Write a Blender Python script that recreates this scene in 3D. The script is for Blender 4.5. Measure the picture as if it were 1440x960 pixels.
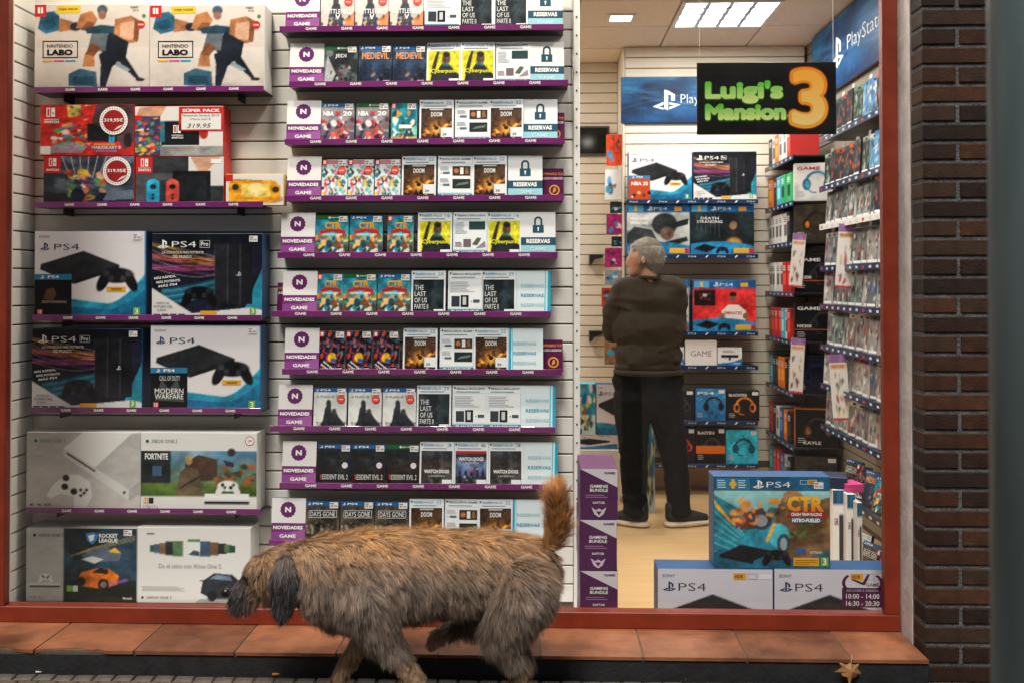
import bpy, bmesh, math, random
import numpy as np
from mathutils import Vector, Matrix
R = math.radians
sc = bpy.context.scene
COL = sc.collection
for o in list(bpy.data.objects):
    bpy.data.objects.remove(o)

# ------------------------------------------------------------------ camera
F = 1400.0                      # focal length in photo pixels (photo 1440 wide)
CAM = Vector((0.0, -3.6, 1.29))
YAW, PITCH = R(1.8), R(0.8)
HORIZON = 398.0
CY = HORIZON - F * math.tan(PITCH)
cam_d = bpy.data.cameras.new('camera')
cam = bpy.data.objects.new('camera', cam_d)
COL.objects.link(cam)
cam.location = CAM
cam.rotation_euler = (R(90) + PITCH, 0, YAW)
cam_d.sensor_width = 36.0
cam_d.lens = 36.0 * F / 1440.0
cam_d.shift_y = -(480.0 - CY) / 1440.0
cam_d.clip_end = 500.0
cam_d.clip_start = 0.05
cam_d.dof.use_dof = True
cam_d.dof.focus_distance = 3.95
cam_d.dof.aperture_fstop = 4.5
sc.camera = cam
CR = cam.rotation_euler.to_matrix()

def pt(px, py, Y):
    """photo pixel -> point on the vertical plane at depth Y"""
    d = CR @ Vector(((px - 720) / F, (CY - py) / F, -1))
    return CAM + d * ((Y - CAM.y) / d.y)
def ptx(px, py, X):
    d = CR @ Vector(((px - 720) / F, (CY - py) / F, -1))
    return CAM + d * ((X - CAM.x) / d.x)
def ptz(px, py, Z):
    d = CR @ Vector(((px - 720) / F, (CY - py) / F, -1))
    return CAM + d * ((Z - CAM.z) / d.z)

# ------------------------------------------------------------------ sky, sun, exposure
world = bpy.data.worlds.new('World')
sc.world = world
world.use_nodes = True
wn = world.node_tree
wn.nodes.clear()
sky = wn.nodes.new('ShaderNodeTexSky')
sky.sky_type = 'NISHITA'
sky.sun_disc = False
SUN_EL, SUN_AZ = R(55), R(193)      # sun behind the photographer, veiled
sky.sun_elevation = SUN_EL
sky.sun_rotation = SUN_AZ
sky.air_density = 1.6
sky.dust_density = 4.0
bg = wn.nodes.new('ShaderNodeBackground')
bg.inputs['Strength'].default_value = 0.05
wo = wn.nodes.new('ShaderNodeOutputWorld')
wn.links.new(sky.outputs[0], bg.inputs[0])
wn.links.new(bg.outputs[0], wo.inputs[0])
sun_d = bpy.data.lights.new('sun', 'SUN')
sun_d.energy = 3.1
sun_d.angle = R(16)
sun_d.color = (1.0, 0.95, 0.88)
sun = bpy.data.objects.new('sun', sun_d)
COL.objects.link(sun)
sd = Vector((math.sin(SUN_AZ) * math.cos(SUN_EL), math.cos(SUN_AZ) * math.cos(SUN_EL), math.sin(SUN_EL)))
sun.rotation_euler = sd.to_track_quat('Z', 'Y').to_euler()
sun.location = sd * 20
sc.view_settings.view_transform = 'Standard'
sc.view_settings.look = 'None'
sc.view_settings.exposure = 0.03
sc.view_settings.gamma = 1.0
sc.render.engine = 'CYCLES'
sc.cycles.use_denoising = True
sc.cycles.max_bounces = 6
sc.cycles.transparent_max_bounces = 12
sc.cycles.sample_clamp_indirect = 4.0

# ------------------------------------------------------------------ helpers
def lin(c):
    c = np.asarray(c, float)
    if c.max() > 1.001:
        c = c / 255.0
    return np.where(c <= 0.04045, c / 12.92, ((c + 0.055) / 1.055) ** 2.4)

MATS = {}
def mat(name, color=(.5, .5, .5), rough=.6, metal=0., var=.12, scale=8., bump=0., bscale=60., coat=0., spec=.5, srgb=True, stretch=None):
    if name in MATS:
        return MATS[name]
    m = bpy.data.materials.new(name)
    m.use_nodes = True
    nt = m.node_tree
    b = nt.nodes['Principled BSDF']
    c = lin(color) if srgb else np.asarray(color, float)
    tc = nt.nodes.new('ShaderNodeTexCoord')
    src = tc.outputs['Object']
    if stretch:
        mp = nt.nodes.new('ShaderNodeMapping')
        mp.inputs['Scale'].default_value = stretch
        nt.links.new(src, mp.inputs[0])
        src = mp.outputs[0]
    if var > 0:
        nz = nt.nodes.new('ShaderNodeTexNoise')
        nz.inputs['Scale'].default_value = scale
        nz.inputs['Detail'].default_value = 6
        nt.links.new(src, nz.inputs['Vector'])
        rp = nt.nodes.new('ShaderNodeValToRGB')
        rp.color_ramp.elements[0].position = .3
        rp.color_ramp.elements[1].position = .72
        rp.color_ramp.elements[0].color = (*np.clip(c * (1 - var), 0, 1), 1)
        rp.color_ramp.elements[1].color = (*np.clip(c * (1 + var), 0, 1), 1)
        nt.links.new(nz.outputs[0], rp.inputs[0])
        nt.links.new(rp.outputs[0], b.inputs['Base Color'])
        ma = nt.nodes.new('ShaderNodeMath')
        ma.operation = 'MULTIPLY_ADD'
        ma.inputs[1].default_value = .25
        ma.inputs[2].default_value = max(0.02, rough - .12)
        nt.links.new(nz.outputs[0], ma.inputs[0])
        nt.links.new(ma.outputs[0], b.inputs['Roughness'])
    else:
        b.inputs['Base Color'].default_value = (*c, 1)
        b.inputs['Roughness'].default_value = rough
    b.inputs['Metallic'].default_value = metal
    b.inputs['Specular IOR Level'].default_value = spec
    b.inputs['Coat Weight'].default_value = coat
    if bump > 0:
        n2 = nt.nodes.new('ShaderNodeTexNoise')
        n2.inputs['Scale'].default_value = bscale
        n2.inputs['Detail'].default_value = 5
        nt.links.new(src, n2.inputs['Vector'])
        bp = nt.nodes.new('ShaderNodeBump')
        bp.inputs['Strength'].default_value = bump
        bp.inputs['Distance'].default_value = .01
        nt.links.new(n2.outputs[0], bp.inputs['Height'])
        nt.links.new(bp.outputs[0], b.inputs['Normal'])
    MATS[name] = m
    return m

def attr_mat(name, rough=.35, coat=0., bump=0., bscale=40., var=0.06, subsurf=0.):
    m = bpy.data.materials.new(name)
    m.use_nodes = True
    nt = m.node_tree
    b = nt.nodes['Principled BSDF']
    at = nt.nodes.new('ShaderNodeAttribute')
    at.attribute_name = 'Col'
    tc = nt.nodes.new('ShaderNodeTexCoord')
    nz = nt.nodes.new('ShaderNodeTexNoise')
    nz.inputs['Scale'].default_value = 14
    nz.inputs['Detail'].default_value = 5
    nt.links.new(tc.outputs['Object'], nz.inputs['Vector'])
    ma = nt.nodes.new('ShaderNodeMath')
    ma.operation = 'MULTIPLY_ADD'
    ma.inputs[1].default_value = .3
    ma.inputs[2].default_value = max(.02, rough - .15)
    nt.links.new(nz.outputs[0], ma.inputs[0])
    nt.links.new(ma.outputs[0], b.inputs['Roughness'])
    nt.links.new(at.outputs['Color'], b.inputs['Base Color'])
    b.inputs['Coat Weight'].default_value = coat
    if bump > 0:
        n2 = nt.nodes.new('ShaderNodeTexNoise')
        n2.inputs['Scale'].default_value = bscale
        nt.links.new(tc.outputs['Object'], n2.inputs['Vector'])
        bp = nt.nodes.new('ShaderNodeBump')
        bp.inputs['Strength'].default_value = bump
        bp.inputs['Distance'].default_value = .01
        nt.links.new(n2.outputs[0], bp.inputs['Height'])
        nt.links.new(bp.outputs[0], b.inputs['Normal'])
    MATS[name] = m
    return m
PRINT = attr_mat('printed_card', .42, 0.0, .06, 25)
PRINT.node_tree.nodes['Principled BSDF'].inputs['Specular IOR Level'].default_value = .16

GLOSS = attr_mat('glossy_case_sleeve', .3, .5, .10, 18)
GLOSS.node_tree.nodes['Principled BSDF'].inputs['Specular IOR Level'].default_value = .2
GLOSS.node_tree.nodes['Principled BSDF'].inputs['Coat Roughness'].default_value = .12

def emit_mat(name, color, strength):
    m = bpy.data.materials.new(name)
    m.use_nodes = True
    nt = m.node_tree
    nt.nodes.clear()
    e = nt.nodes.new('ShaderNodeEmission')
    e.inputs[0].default_value = (*color, 1)
    e.inputs[1].default_value = strength
    o = nt.nodes.new('ShaderNodeOutputMaterial')
    nt.links.new(e.outputs[0], o.inputs[0])
    return m

def ob(name, data, parent=None, loc=(0, 0, 0), rot=(0, 0, 0), label=None, cat=None, group=None, kind=None):
    o = bpy.data.objects.new(name, data)
    COL.objects.link(o)
    o.parent = parent
    o.location = loc
    o.rotation_euler = rot
    if label: o['label'] = label
    if cat: o['category'] = cat
    if group: o['group'] = group
    if kind: o['kind'] = kind
    return o

def bmesh_to(bm, name, mats, smooth=False):
    me = bpy.data.meshes.new(name)
    bm.normal_update()
    bm.to_mesh(me)
    bm.free()
    for m in (mats if isinstance(mats, (list, tuple)) else [mats]):
        me.materials.append(m)
    if smooth:
        for p in me.polygons: p.use_smooth = True
    return me

def bm_box(bm, x0, x1, y0, y1, z0, z1, mi=0):
    vs = [bm.verts.new(v) for v in ((x0, y0, z0), (x1, y0, z0), (x1, y1, z0), (x0, y1, z0), (x0, y0, z1), (x1, y0, z1), (x1, y1, z1), (x0, y1, z1))]
    fs = []
    for f in ((0, 3, 2, 1), (4, 5, 6, 7), (0, 1, 5, 4), (1, 2, 6, 5), (2, 3, 7, 6), (3, 0, 4, 7)):
        fc = bm.faces.new([vs[i] for i in f]); fc.material_index = mi; fs.append(fc)
    return fs

BOXC = {}
def box_mesh(name, w, d, h, m, bev=.0015, centre=True):
    """box standing on z=0, centred in x and y"""
    key = (name, round(w, 4), round(d, 4), round(h, 4), m.name, bev)
    if key in BOXC: return BOXC[key]
    bm = bmesh.new()
    bm_box(bm, -w / 2, w / 2, -d / 2, d / 2, 0, h)
    if bev > 0:
        bmesh.ops.bevel(bm, geom=bm.edges[:], offset=bev, segments=1, affect='EDGES')
    me = bmesh_to(bm, name, m)
    BOXC[key] = me
    return me

def span_mesh(name, x0, x1, y0, y1, z0, z1, m, bev=0.):
    bm = bmesh.new()
    bm_box(bm, x0, x1, y0, y1, z0, z1)
    if bev > 0:
        bmesh.ops.bevel(bm, geom=bm.edges[:], offset=bev, segments=1, affect='EDGES')
    return bmesh_to(bm, name, m)

# text -> flat triangles, cached, normalised to a unit box
TXT = {}
def text_tris(s, bold=0., res=2):
    k = (s, bold, res)
    if k in TXT: return TXT[k]
    cu = bpy.data.curves.new('t', 'FONT')
    cu.body = s
    cu.size = 1.0
    cu.resolution_u = res
    cu.offset = bold
    o = bpy.data.objects.new('t', cu)
    me = o.to_mesh()
    me.calc_loop_triangles()
    v = np.array([p.co[:2] for p in me.vertices]).reshape(-1, 2)
    t = np.array([list(l.vertices) for l in me.loop_triangles]).reshape(-1, 3)
    o.to_mesh_clear()
    bpy.data.objects.remove(o)
    bpy.data.curves.remove(cu)
    if len(v):
        mn, mx = v.min(0), v.max(0)
        asp = (mx[0] - mn[0]) / max(mx[1] - mn[1], 1e-6)
        v = (v - mn) / np.maximum(mx - mn, 1e-6)
    else:
        asp = 1
    TXT[k] = (v, t, asp)
    return TXT[k]

# raster-like painting that ends up as vertex colours of a fine grid
class Cv:
    def __init__(s, w, h, bg=(255, 255, 255), ss=2):
        s.w, s.h, s.ss = w, h, ss
        H, W = h * ss, w * ss
        gy, gx = np.mgrid[0:H, 0:W]
        s.x = (gx + .5) / W
        s.y = (gy + .5) / H
        s.a = np.empty((H, W, 3)); s.a[:] = np.asarray(bg, float) / 255.
    def mix(s, m, c, al=1.):
        m = np.clip(m * al, 0, 1)[..., None]
        c = np.asarray(c, float)
        if c.ndim == 1: c = c / 255.
        s.a = s.a * (1 - m) + c * m
        return s
    def rect(s, x0, y0, x1, y1, c, al=1.):
        return s.mix(((s.x >= x0) & (s.x < x1) & (s.y >= y0) & (s.y < y1)).astype(float), c, al)
    def grad(s, y0, y1, c0, c1, x0=0, x1=1, horiz=False):
        q = s.x if horiz else s.y
        a, b = (x0, x1) if horiz else (y0, y1)
        t = np.clip((q - a) / (b - a), 0, 1)[..., None]
        c = (np.asarray(c0) * (1 - t) + np.asarray(c1) * t) / 255.
        m = ((s.x >= x0) & (s.x <= x1) & (s.y >= y0) & (s.y <= y1)).astype(float)
        return s.mix(m, c)
    def ell(s, cx, cy, rx, ry, c, al=1., soft=.12, rot=0.):
        dx, dy = s.x - cx, s.y - cy
        if rot:
            ca, sa = math.cos(rot), math.sin(rot)
            dx, dy = dx * ca + dy * sa, -dx * sa + dy * ca
        d = np.sqrt((dx / rx) ** 2 + (dy / ry) ** 2)
        return s.mix(np.clip((1 - d) / soft + .5, 0, 1) if soft < .9 else np.clip(1 - d, 0, 1), c, al)
    def poly(s, pts, c, al=1.):
        ins = np.zeros(s.x.shape, bool)
        n = len(pts)
        for i in range(n):
            x0, y0 = pts[i]; x1, y1 = pts[(i + 1) % n]
            if y0 == y1: continue
            cond = ((y0 > s.y) != (y1 > s.y)) & (s.x < (x1 - x0) * (s.y - y0) / (y1 - y0) + x0)
            ins ^= cond
        return s.mix(ins.astype(float), c, al)
    def line(s, pts, w, c, al=1., soft=.5):
        best = np.full(s.x.shape, 9.)
        for (x0, y0), (x1, y1) in zip(pts[:-1], pts[1:]):
            dx, dy = x1 - x0, y1 - y0
            t = np.clip(((s.x - x0) * dx + (s.y - y0) * dy) / max(dx * dx + dy * dy, 1e-9), 0, 1)
            best = np.minimum(best, np.hypot(s.x - x0 - t * dx, s.y - y0 - t * dy))
        return s.mix(np.clip((w - best) / (w * soft), 0, 1), c, al)
    def noise(s, n, c, al=.5, seed=0, thr=.5, gain=4., box=None):
        r = np.random.RandomState(seed)
        tot = np.zeros(s.x.shape); amp = 1.; sm = 0
        for o in range(3):
            k = n * 2 ** o
            g = r.rand(k + 2, k + 2)
            fx, fy = s.x * k, s.y * k
            ix, iy = fx.astype(int), fy.astype(int)
            tx, ty = fx - ix, fy - iy
            tx = tx * tx * (3 - 2 * tx); ty = ty * ty * (3 - 2 * ty)
            tot += amp * ((g[iy, ix] * (1 - tx) + g[iy, ix + 1] * tx) * (1 - ty) + (g[iy + 1, ix] * (1 - tx) + g[iy + 1, ix + 1] * tx) * ty)
            sm += amp; amp *= .55
        m = np.clip((tot / sm - thr) * gain + .5, 0, 1)
        if box:
            m = m * ((s.x >= box[0]) & (s.x <= box[2]) & (s.y >= box[1]) & (s.y <= box[3]))
        return s.mix(m, c, al)
    def blobs(s, n, seed, pal, box=(0, 0, 1, 1), r0=.02, r1=.08, al=.9):
        r = random.Random(seed)
        for i in range(n):
            c = pal[r.randrange(len(pal))]
            x = r.uniform(box[0], box[2]); y = r.uniform(box[1], box[3])
            a = r.uniform(r0, r1); b = r.uniform(r0, r1) * .8
            if r.random() < .45:
                th = r.uniform(0, 6.28)
                pts = [(x + a * 1.3 * math.cos(th + k * 2.1 + r.uniform(-.5, .5)), y + b * 1.3 * math.sin(th + k * 2.1 + r.uniform(-.5, .5))) for k in range(3)]
                s.poly(pts, c, al)
            else:
                s.ell(x, y, a, b, c, al, .3, r.uniform(0, 3))
        return s
    def pad(s, cx, cy, q, c=(18, 18, 22), hi=(48, 48, 55), ay=1.3):
        """a game controller seen from the front"""
        s.ell(cx, cy, q, q * .45 * ay, c, soft=.2)
        for k in (-1, 1):
            s.ell(cx + k * q * .82, cy - q * .35 * ay, q * .32, q * .62 * ay, c, soft=.2, rot=k * .35)
            s.ell(cx + k * q * .35, cy - q * .18 * ay, q * .17, q * .17 * ay, hi, soft=.3)
            s.ell(cx + k * q * .68, cy + q * .12 * ay, q * .2, q * .2 * ay, hi, soft=.3)
        return s
    def out(s, grain=.34):
        # print grain and small tonal detail on everything that is not plain white
        if s.w > 12 and grain:
            r = np.random.RandomState(s.w * 7 + s.h + int(s.a.sum()) % 997)
            tot = np.zeros(s.x.shape); amp, sm = 1., 0.
            for k in (6, 13, 27, 54):
                g = r.rand(k + 2, k + 2)
                fx, fy = s.x * k, s.y * k
                ix, iy = fx.astype(int), fy.astype(int)
                tx, ty = (fx - ix), (fy - iy)
                tot += amp * ((g[iy, ix] * (1 - tx) + g[iy, ix + 1] * tx) * (1 - ty) + (g[iy + 1, ix] * (1 - tx) + g[iy + 1, ix + 1] * tx) * ty)
                sm += amp; amp *= .8
            wt = np.clip((1 - s.a.min(-1)) * 1.5 - .25, 0, 1)
            s.a = np.clip(s.a * (1 + (grain * 3.2 * (tot / sm - .5) * wt)[..., None]) + (wt * grain * .12 * (tot / sm - .45))[..., None], 0, 1)
        a = s.a.reshape(s.h, s.ss, s.w, s.ss, 3).mean((1, 3))
        return lin(np.clip(a, 0, 1) * .999)

class Pr:
    """flat print facing -Y, x 0..W (centred on build), z 0..H; coordinates are fractions"""
    def __init__(s, W, H, cv=None):
        s.W, s.H = W, H
        s.v, s.f, s.c = [], [], []
        s.n = 0
        if cv is not None:
            c = cv.out()
            h, w = c.shape[:2]
            zz, xx = np.mgrid[0:h, 0:w]
            v = np.stack([(xx / (w - 1) - .5) * W, np.zeros(xx.shape), zz / (h - 1) * H], -1).reshape(-1, 3)
            i = np.arange(h * w).reshape(h, w)
            f = np.stack([i[:-1, :-1], i[:-1, 1:], i[1:, 1:], i[1:, :-1]], -1).reshape(-1, 4)
            s.add(v, f, c.reshape(-1, 3))
    def add(s, v, f, c):
        s.v.append(np.asarray(v, float)); s.c.append(np.asarray(c, float))
        s.f.extend((np.asarray(f) + s.n).tolist())
        s.n += len(v)
    def poly(s, pts, c, l=1):
        v = [((x - .5) * s.W, -.0004 * l, z * s.H) for x, z in pts]
        a = sum(pts[i][0] * pts[(i + 1) % len(pts)][1] - pts[(i + 1) % len(pts)][0] * pts[i][1] for i in range(len(pts)))
        idx = list(range(len(pts)))
        if a < 0: idx.reverse()
        s.v.append(np.array(v)); s.c.append(np.tile(lin(np.asarray(c, float) / 255.), (len(v), 1)))
        s.f.append([i + s.n for i in idx]); s.n += len(v)
        return s
    def rect(s, x0, z0, x1, z1, c, l=1):
        return s.poly([(x0, z0), (x1, z0), (x1, z1), (x0, z1)], c, l)
    def disc(s, cx, cz, r, c, l=1, n=24, spikes=0):
        pts = []
        for k in range(n):
            q = r * (1 + (.1 if spikes and k % 2 else 0))
            pts.append((cx + q / s.W * math.cos(2 * math.pi * k / n), cz + q / s.H * math.sin(2 * math.pi * k / n)))
        return s.poly(pts, c, l)
    def frame(s, x0, z0, x1, z1, t, c, l=1):
        tx, tz = t / s.W, t / s.H
        s.rect(x0, z0, x1, z0 + tz, c, l); s.rect(x0, z1 - tz, x1, z1, c, l)
        s.rect(x0, z0 + tz, x0 + tx, z1 - tz, c, l); return s.rect(x1 - tx, z0 + tz, x1, z1 - tz, c, l)
    def text(s, t, x0, z0, x1, z1, c, l=3, bold=.02, skew=0., rise=0., c2=None, res=2):
        v, tr, asp = text_tris(t, bold, res)
        if not len(v): return s
        x = x0 + v[:, 0] * (x1 - x0) + skew * v[:, 1] * (z1 - z0)
        z = z0 + v[:, 1] * (z1 - z0) + rise * v[:, 0]
        vv = np.stack([(x - .5) * s.W, np.full(len(x), -.0004 * l), z * s.H], -1)
        cc = np.tile(lin(np.asarray(c, float) / 255.), (len(vv), 1))
        if c2 is not None:
            k = v[:, 1:2]
            cc = cc * k + lin(np.asarray(c2, float) / 255.) * (1 - k)
        s.add(vv, tr, cc)
        return s
    def fat(s, t, x0, z0, x1, z1, c, l, e, n=10, **k):
        # heavy lettering: the word stamped round a small circle of radius e metres
        for i in range(n):
            a = 2 * math.pi * i / n
            dx, dz = e * math.cos(a) / s.W, e * math.sin(a) / s.H
            s.text(t, x0 + dx, z0 + dz, x1 + dx, z1 + dz, c, l + i * .02, 0., res=6, **k)
        return s
    def lines(s, x0, z0, x1, z1, n, c, seed=1, l=1, fill=.5):
        r = random.Random(seed)
        for k in range(n):
            z = z1 - (z1 - z0) * (k + .5) / n
            h = (z1 - z0) / n * fill / 2
            s.rect(x0, z - h, x0 + (x1 - x0) * r.uniform(.6, 1), z + h, c, l)
        return s
    def pslogo(s, x, z, q, c, l=3):
        """upright bar and flat swirl; q = height as a fraction of H"""
        a = s.H / s.W
        s.poly([(x - .10 * q * a, z), (x + .1 * q * a, z - .08 * q), (x + .1 * q * a, z + .95 * q), (x - .1 * q * a, z + 1.0 * q)], c, l)
        s.poly([(x + .1 * q * a, z + .95 * q), (x + .45 * q * a, z + .75 * q), (x + .45 * q * a, z + .42 * q), (x + .25 * q * a, z + .42 * q), (x + .25 * q * a, z + .7 * q), (x + .1 * q * a, z + .76 * q)], c, l)
        s.poly([(x - .7 * q * a, z + .12 * q), (x - .14 * q * a, z + .36 * q), (x - .14 * q * a, z + .2 * q), (x - .42 * q * a, z + .1 * q), (x - .14 * q * a, z + .06 * q), (x - .14 * q * a, z - .04 * q)], c, l)
        s.poly([(x + .16 * q * a, z + .34 * q), (x + .75 * q * a, z + .22 * q), (x + .16 * q * a, z - .03 * q), (x + .16 * q * a, z + .1 * q), (x + .45 * q * a, z + .2 * q), (x + .16 * q * a, z + .22 * q)], c, l)
        return s
    def mesh(s, name, m=None):
        me = bpy.data.meshes.new(name)
        v = np.concatenate(s.v)
        me.from_pydata(v.tolist(), [], s.f)
        ca = me.color_attributes.new('Col', 'FLOAT_COLOR', 'POINT')
        c = np.ones((len(v), 4), np.float32)
        c[:, :3] = np.concatenate(s.c)
        ca.data.foreach_set('color', c.ravel())
        me.materials.append(m or PRINT)
        return me

WHITE = (238, 236, 234)
ORD = ['first', 'second', 'third', 'fourth', 'fifth', 'sixth', 'seventh', 'eighth', 'ninth', 'tenth', 'eleventh', 'twelfth', 'thirteenth', 'fourteenth']
# ================================================================== setting
rnd = random.Random(7)
FLOOR, CEIL, BACK = -0.13, 2.95, 3.4
XP = pt(1299, 500, -.32).x           # reveal of the brick pillar
XL = pt(48, 400, .52).x              # left wall of the display
XE = pt(810, 400, .52).x             # free end of the display partition
XR = 1.84                            # right wall of the shop
SILL = 0.085

# --- materials of the setting
def stone_mat():
    m = mat('cobble_stone', (92, 84, 74), .75, var=.35, scale=25, bump=.5, bscale=90)
    return m
M_mortar = mat('mortar', (90, 90, 91), .9, var=.4, scale=30, bump=.8, bscale=120)
M_brick = [mat('brick_%d' % i, c, .7, spec=.25, var=.35, scale=22, bump=.35, bscale=140) for i, c in enumerate([(60, 37, 25), (46, 30, 22), (70, 44, 29), (40, 28, 23), (58, 42, 31)])]
M_tile = [mat('terracotta_%d' % i, c, .5, var=.6, scale=6, bump=.3, bscale=45) for i, c in enumerate([(130, 80, 52), (114, 70, 46), (138, 86, 56)])]
M_kerb = mat('black_kerb_paint', (26, 27, 30), .7, var=.35, scale=18, bump=.3, bscale=70)
M_grout = mat('grout', (104, 82, 66), .9, var=.2, scale=40)
M_frame = mat('red_frame_paint', (122, 42, 20), .4, var=.16, scale=14, bump=.05)
M_slat = mat('slat_white', (228, 224, 218), .5, var=.05, scale=5)
M_slatb = mat('slat_cream', (234, 224, 206), .5, var=.05, scale=5)
M_groove = mat('slat_groove', (92, 84, 74), .8, var=.1)
M_plaster = mat('white_jamb_paint', (205, 196, 190), .7, var=.2, scale=14, bump=.3)
M_black = mat('black_plastic', (22, 22, 24), .45, var=.1)
M_shelf = mat('shelf_black', (40, 42, 44), .42, var=.1)
M_wall = mat('painted_wall', (214, 200, 180), .8, var=.05)
M_ceil = mat('ceiling_tile', (240, 222, 202), .9, var=.06, scale=30, bump=.25, bscale=160)
M_grid = mat('ceiling_grid', (190, 172, 152), .6, var=.05)
M_white = mat('white_metal', (232, 230, 226), .4, var=.05)
M_steel = mat('galvanised_post', (112, 130, 134), .4, metal=.3, var=.3, scale=10, bump=.1, bscale=30, stretch=(1, 1, .25))
M_alu = mat('louvre_metal', (200, 205, 208), .3, metal=.6, var=.05)

def wood_floor():
    m = bpy.data.materials.new('oak_floor')
    m.use_nodes = True
    nt = m.node_tree
    b = nt.nodes['Principled BSDF']
    tc = nt.nodes.new('ShaderNodeTexCoord')
    mp = nt.nodes.new('ShaderNodeMapping')
    mp.inputs['Scale'].default_value = (1, 12, 1)
    nz = nt.nodes.new('ShaderNodeTexNoise')
    nz.inputs['Scale'].default_value = 3
    nz.inputs['Detail'].default_value = 8
    rp = nt.nodes.new('ShaderNodeValToRGB')
    rp.color_ramp.elements[0].position = .3
    rp.color_ramp.elements[1].position = .75
    rp.color_ramp.elements[0].color = (*lin((190, 154, 108)), 1)
    rp.color_ramp.elements[1].color = (*lin((206, 172, 126)), 1)
    nt.links.new(tc.outputs['Object'], mp.inputs[0])
    nt.links.new(mp.outputs[0], nz.inputs['Vector'])
    nt.links.new(nz.outputs[0], rp.inputs[0])
    nt.links.new(rp.outputs[0], b.inputs['Base Color'])
    b.inputs['Roughness'].default_value = .32
    return m

# --- pavement
def pave_mat():
    m = bpy.data.materials.new('pavement')
    m.use_nodes = True
    nt = m.node_tree
    b = nt.nodes['Principled BSDF']
    tc = nt.nodes.new('ShaderNodeTexCoord')
    bk = nt.nodes.new('ShaderNodeTexBrick')
    bk.inputs['Scale'].default_value = 1.0
    bk.inputs['Brick Width'].default_value = .066
    bk.inputs['Row Height'].default_value = .05
    bk.inputs['Mortar Size'].default_value = .004
    bk.inputs['Color1'].default_value = (*lin((98, 90, 80)), 1)
    bk.inputs['Color2'].default_value = (*lin((82, 74, 66)), 1)
    bk.inputs['Mortar'].default_value = (*lin((40, 38, 36)), 1)
    nt.links.new(tc.outputs['Object'], bk.inputs['Vector'])
    nt.links.new(bk.outputs['Color'], b.inputs['Base Color'])
    bp = nt.nodes.new('ShaderNodeBump')
    bp.inputs['Strength'].default_value = .6
    bp.inputs['Distance'].default_value = .006
    bp.invert = True
    nt.links.new(bk.outputs['Fac'], bp.inputs['Height'])
    nt.links.new(bp.outputs[0], b.inputs['Normal'])
    b.inputs['Roughness'].default_value = .8
    return m
bm = bmesh.new()
for (x0, x1, y0, y1) in ((-30, 30, -30, -.12),):
    bm.faces.new([bm.verts.new(v) for v in ((x0, y0, 0), (x1, y0, 0), (x1, y1, 0), (x0, y1, 0))])
pave = ob('pavement', bmesh_to(bm, 'pavement', pave_mat()), kind='structure')
bm = bmesh.new()
bm_box(bm, -.0295, .0295, -.0215, .0215, -.004, .009)
bmesh.ops.bevel(bm, geom=[e for e in bm.edges if all(v.co.z > 0 for v in e.verts)], offset=.004, segments=1, affect='EDGES')
cob = bmesh_to(bm, 'paving_stone', stone_mat())
k = 0
for r in range(4):
    y = -.385 - r * .05
    for i in range(66):
        x = -2.42 + i * .066 + (r % 2) * .033
        o = ob('paving_stone', cob, pave, (x + rnd.uniform(-.0015, .0015), y + rnd.uniform(-.001, .001), rnd.uniform(-.002, .001)), (rnd.uniform(-.02, .02), rnd.uniform(-.02, .02), rnd.uniform(-.03, .03)))

# --- kerb and terracotta sill
kerb = ob('window_kerb', span_mesh('window_kerb', -3.2, XP, -.352, -.02, -.02, SILL - .012, M_kerb, .004), label='black painted kerb under the terracotta window sill', cat='kerb')
sill = ob('window_sill', span_mesh('window_sill', -3.2, XP, -.346, -.03, SILL - .012, SILL - .003, M_grout), label='terracotta tiled sill running below the red window frame', cat='sill')
xj = pt(100, 876, -.1).x
j0 = math.ceil((-3.2 - xj) / .333)
for j in range(j0, 12):
    xa, xb = xj + j * .333 + .0035, xj + (j + 1) * .333 - .0035
    xa, xb = max(xa, -3.2), min(xb, XP - .003)
    if xb - xa < .03: continue
    front = [(xb, -.358), (xa, -.358)]
    if j == 0:      # broken front edge
        front = [(xb, -.358), (xb - .09, -.358), (xb - .12, -.343), (xb - .14, -.349), (xb - .19, -.334), (xb - .23, -.339), (xb - .30, -.346), (xa, -.356)]
    if j == -1:
        front = [(xb, -.358), (xb - .06, -.35), (xb - .1, -.338), (xb - .16, -.346), (xa, -.345)]
    pts = [(xa, -.033), (xb, -.033)] + front
    bm = bmesh.new()
    lo = [bm.verts.new((x, y, SILL - .011)) for x, y in pts]
    hi = [bm.verts.new((x, y, SILL + rnd.uniform(-.0006, .0006))) for x, y in pts]
    bm.faces.new(lo); bm.faces.new(hi[::-1])
    for a in range(len(pts)):
        b_ = (a + 1) % len(pts)
        bm.faces.new([lo[b_], lo[a], hi[a], hi[b_]])
    bmesh.ops.recalc_face_normals(bm, faces=bm.faces[:])
    ob('terracotta_tile', bmesh_to(bm, 'terracotta_tile', M_tile[j % 3]), sill)

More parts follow.
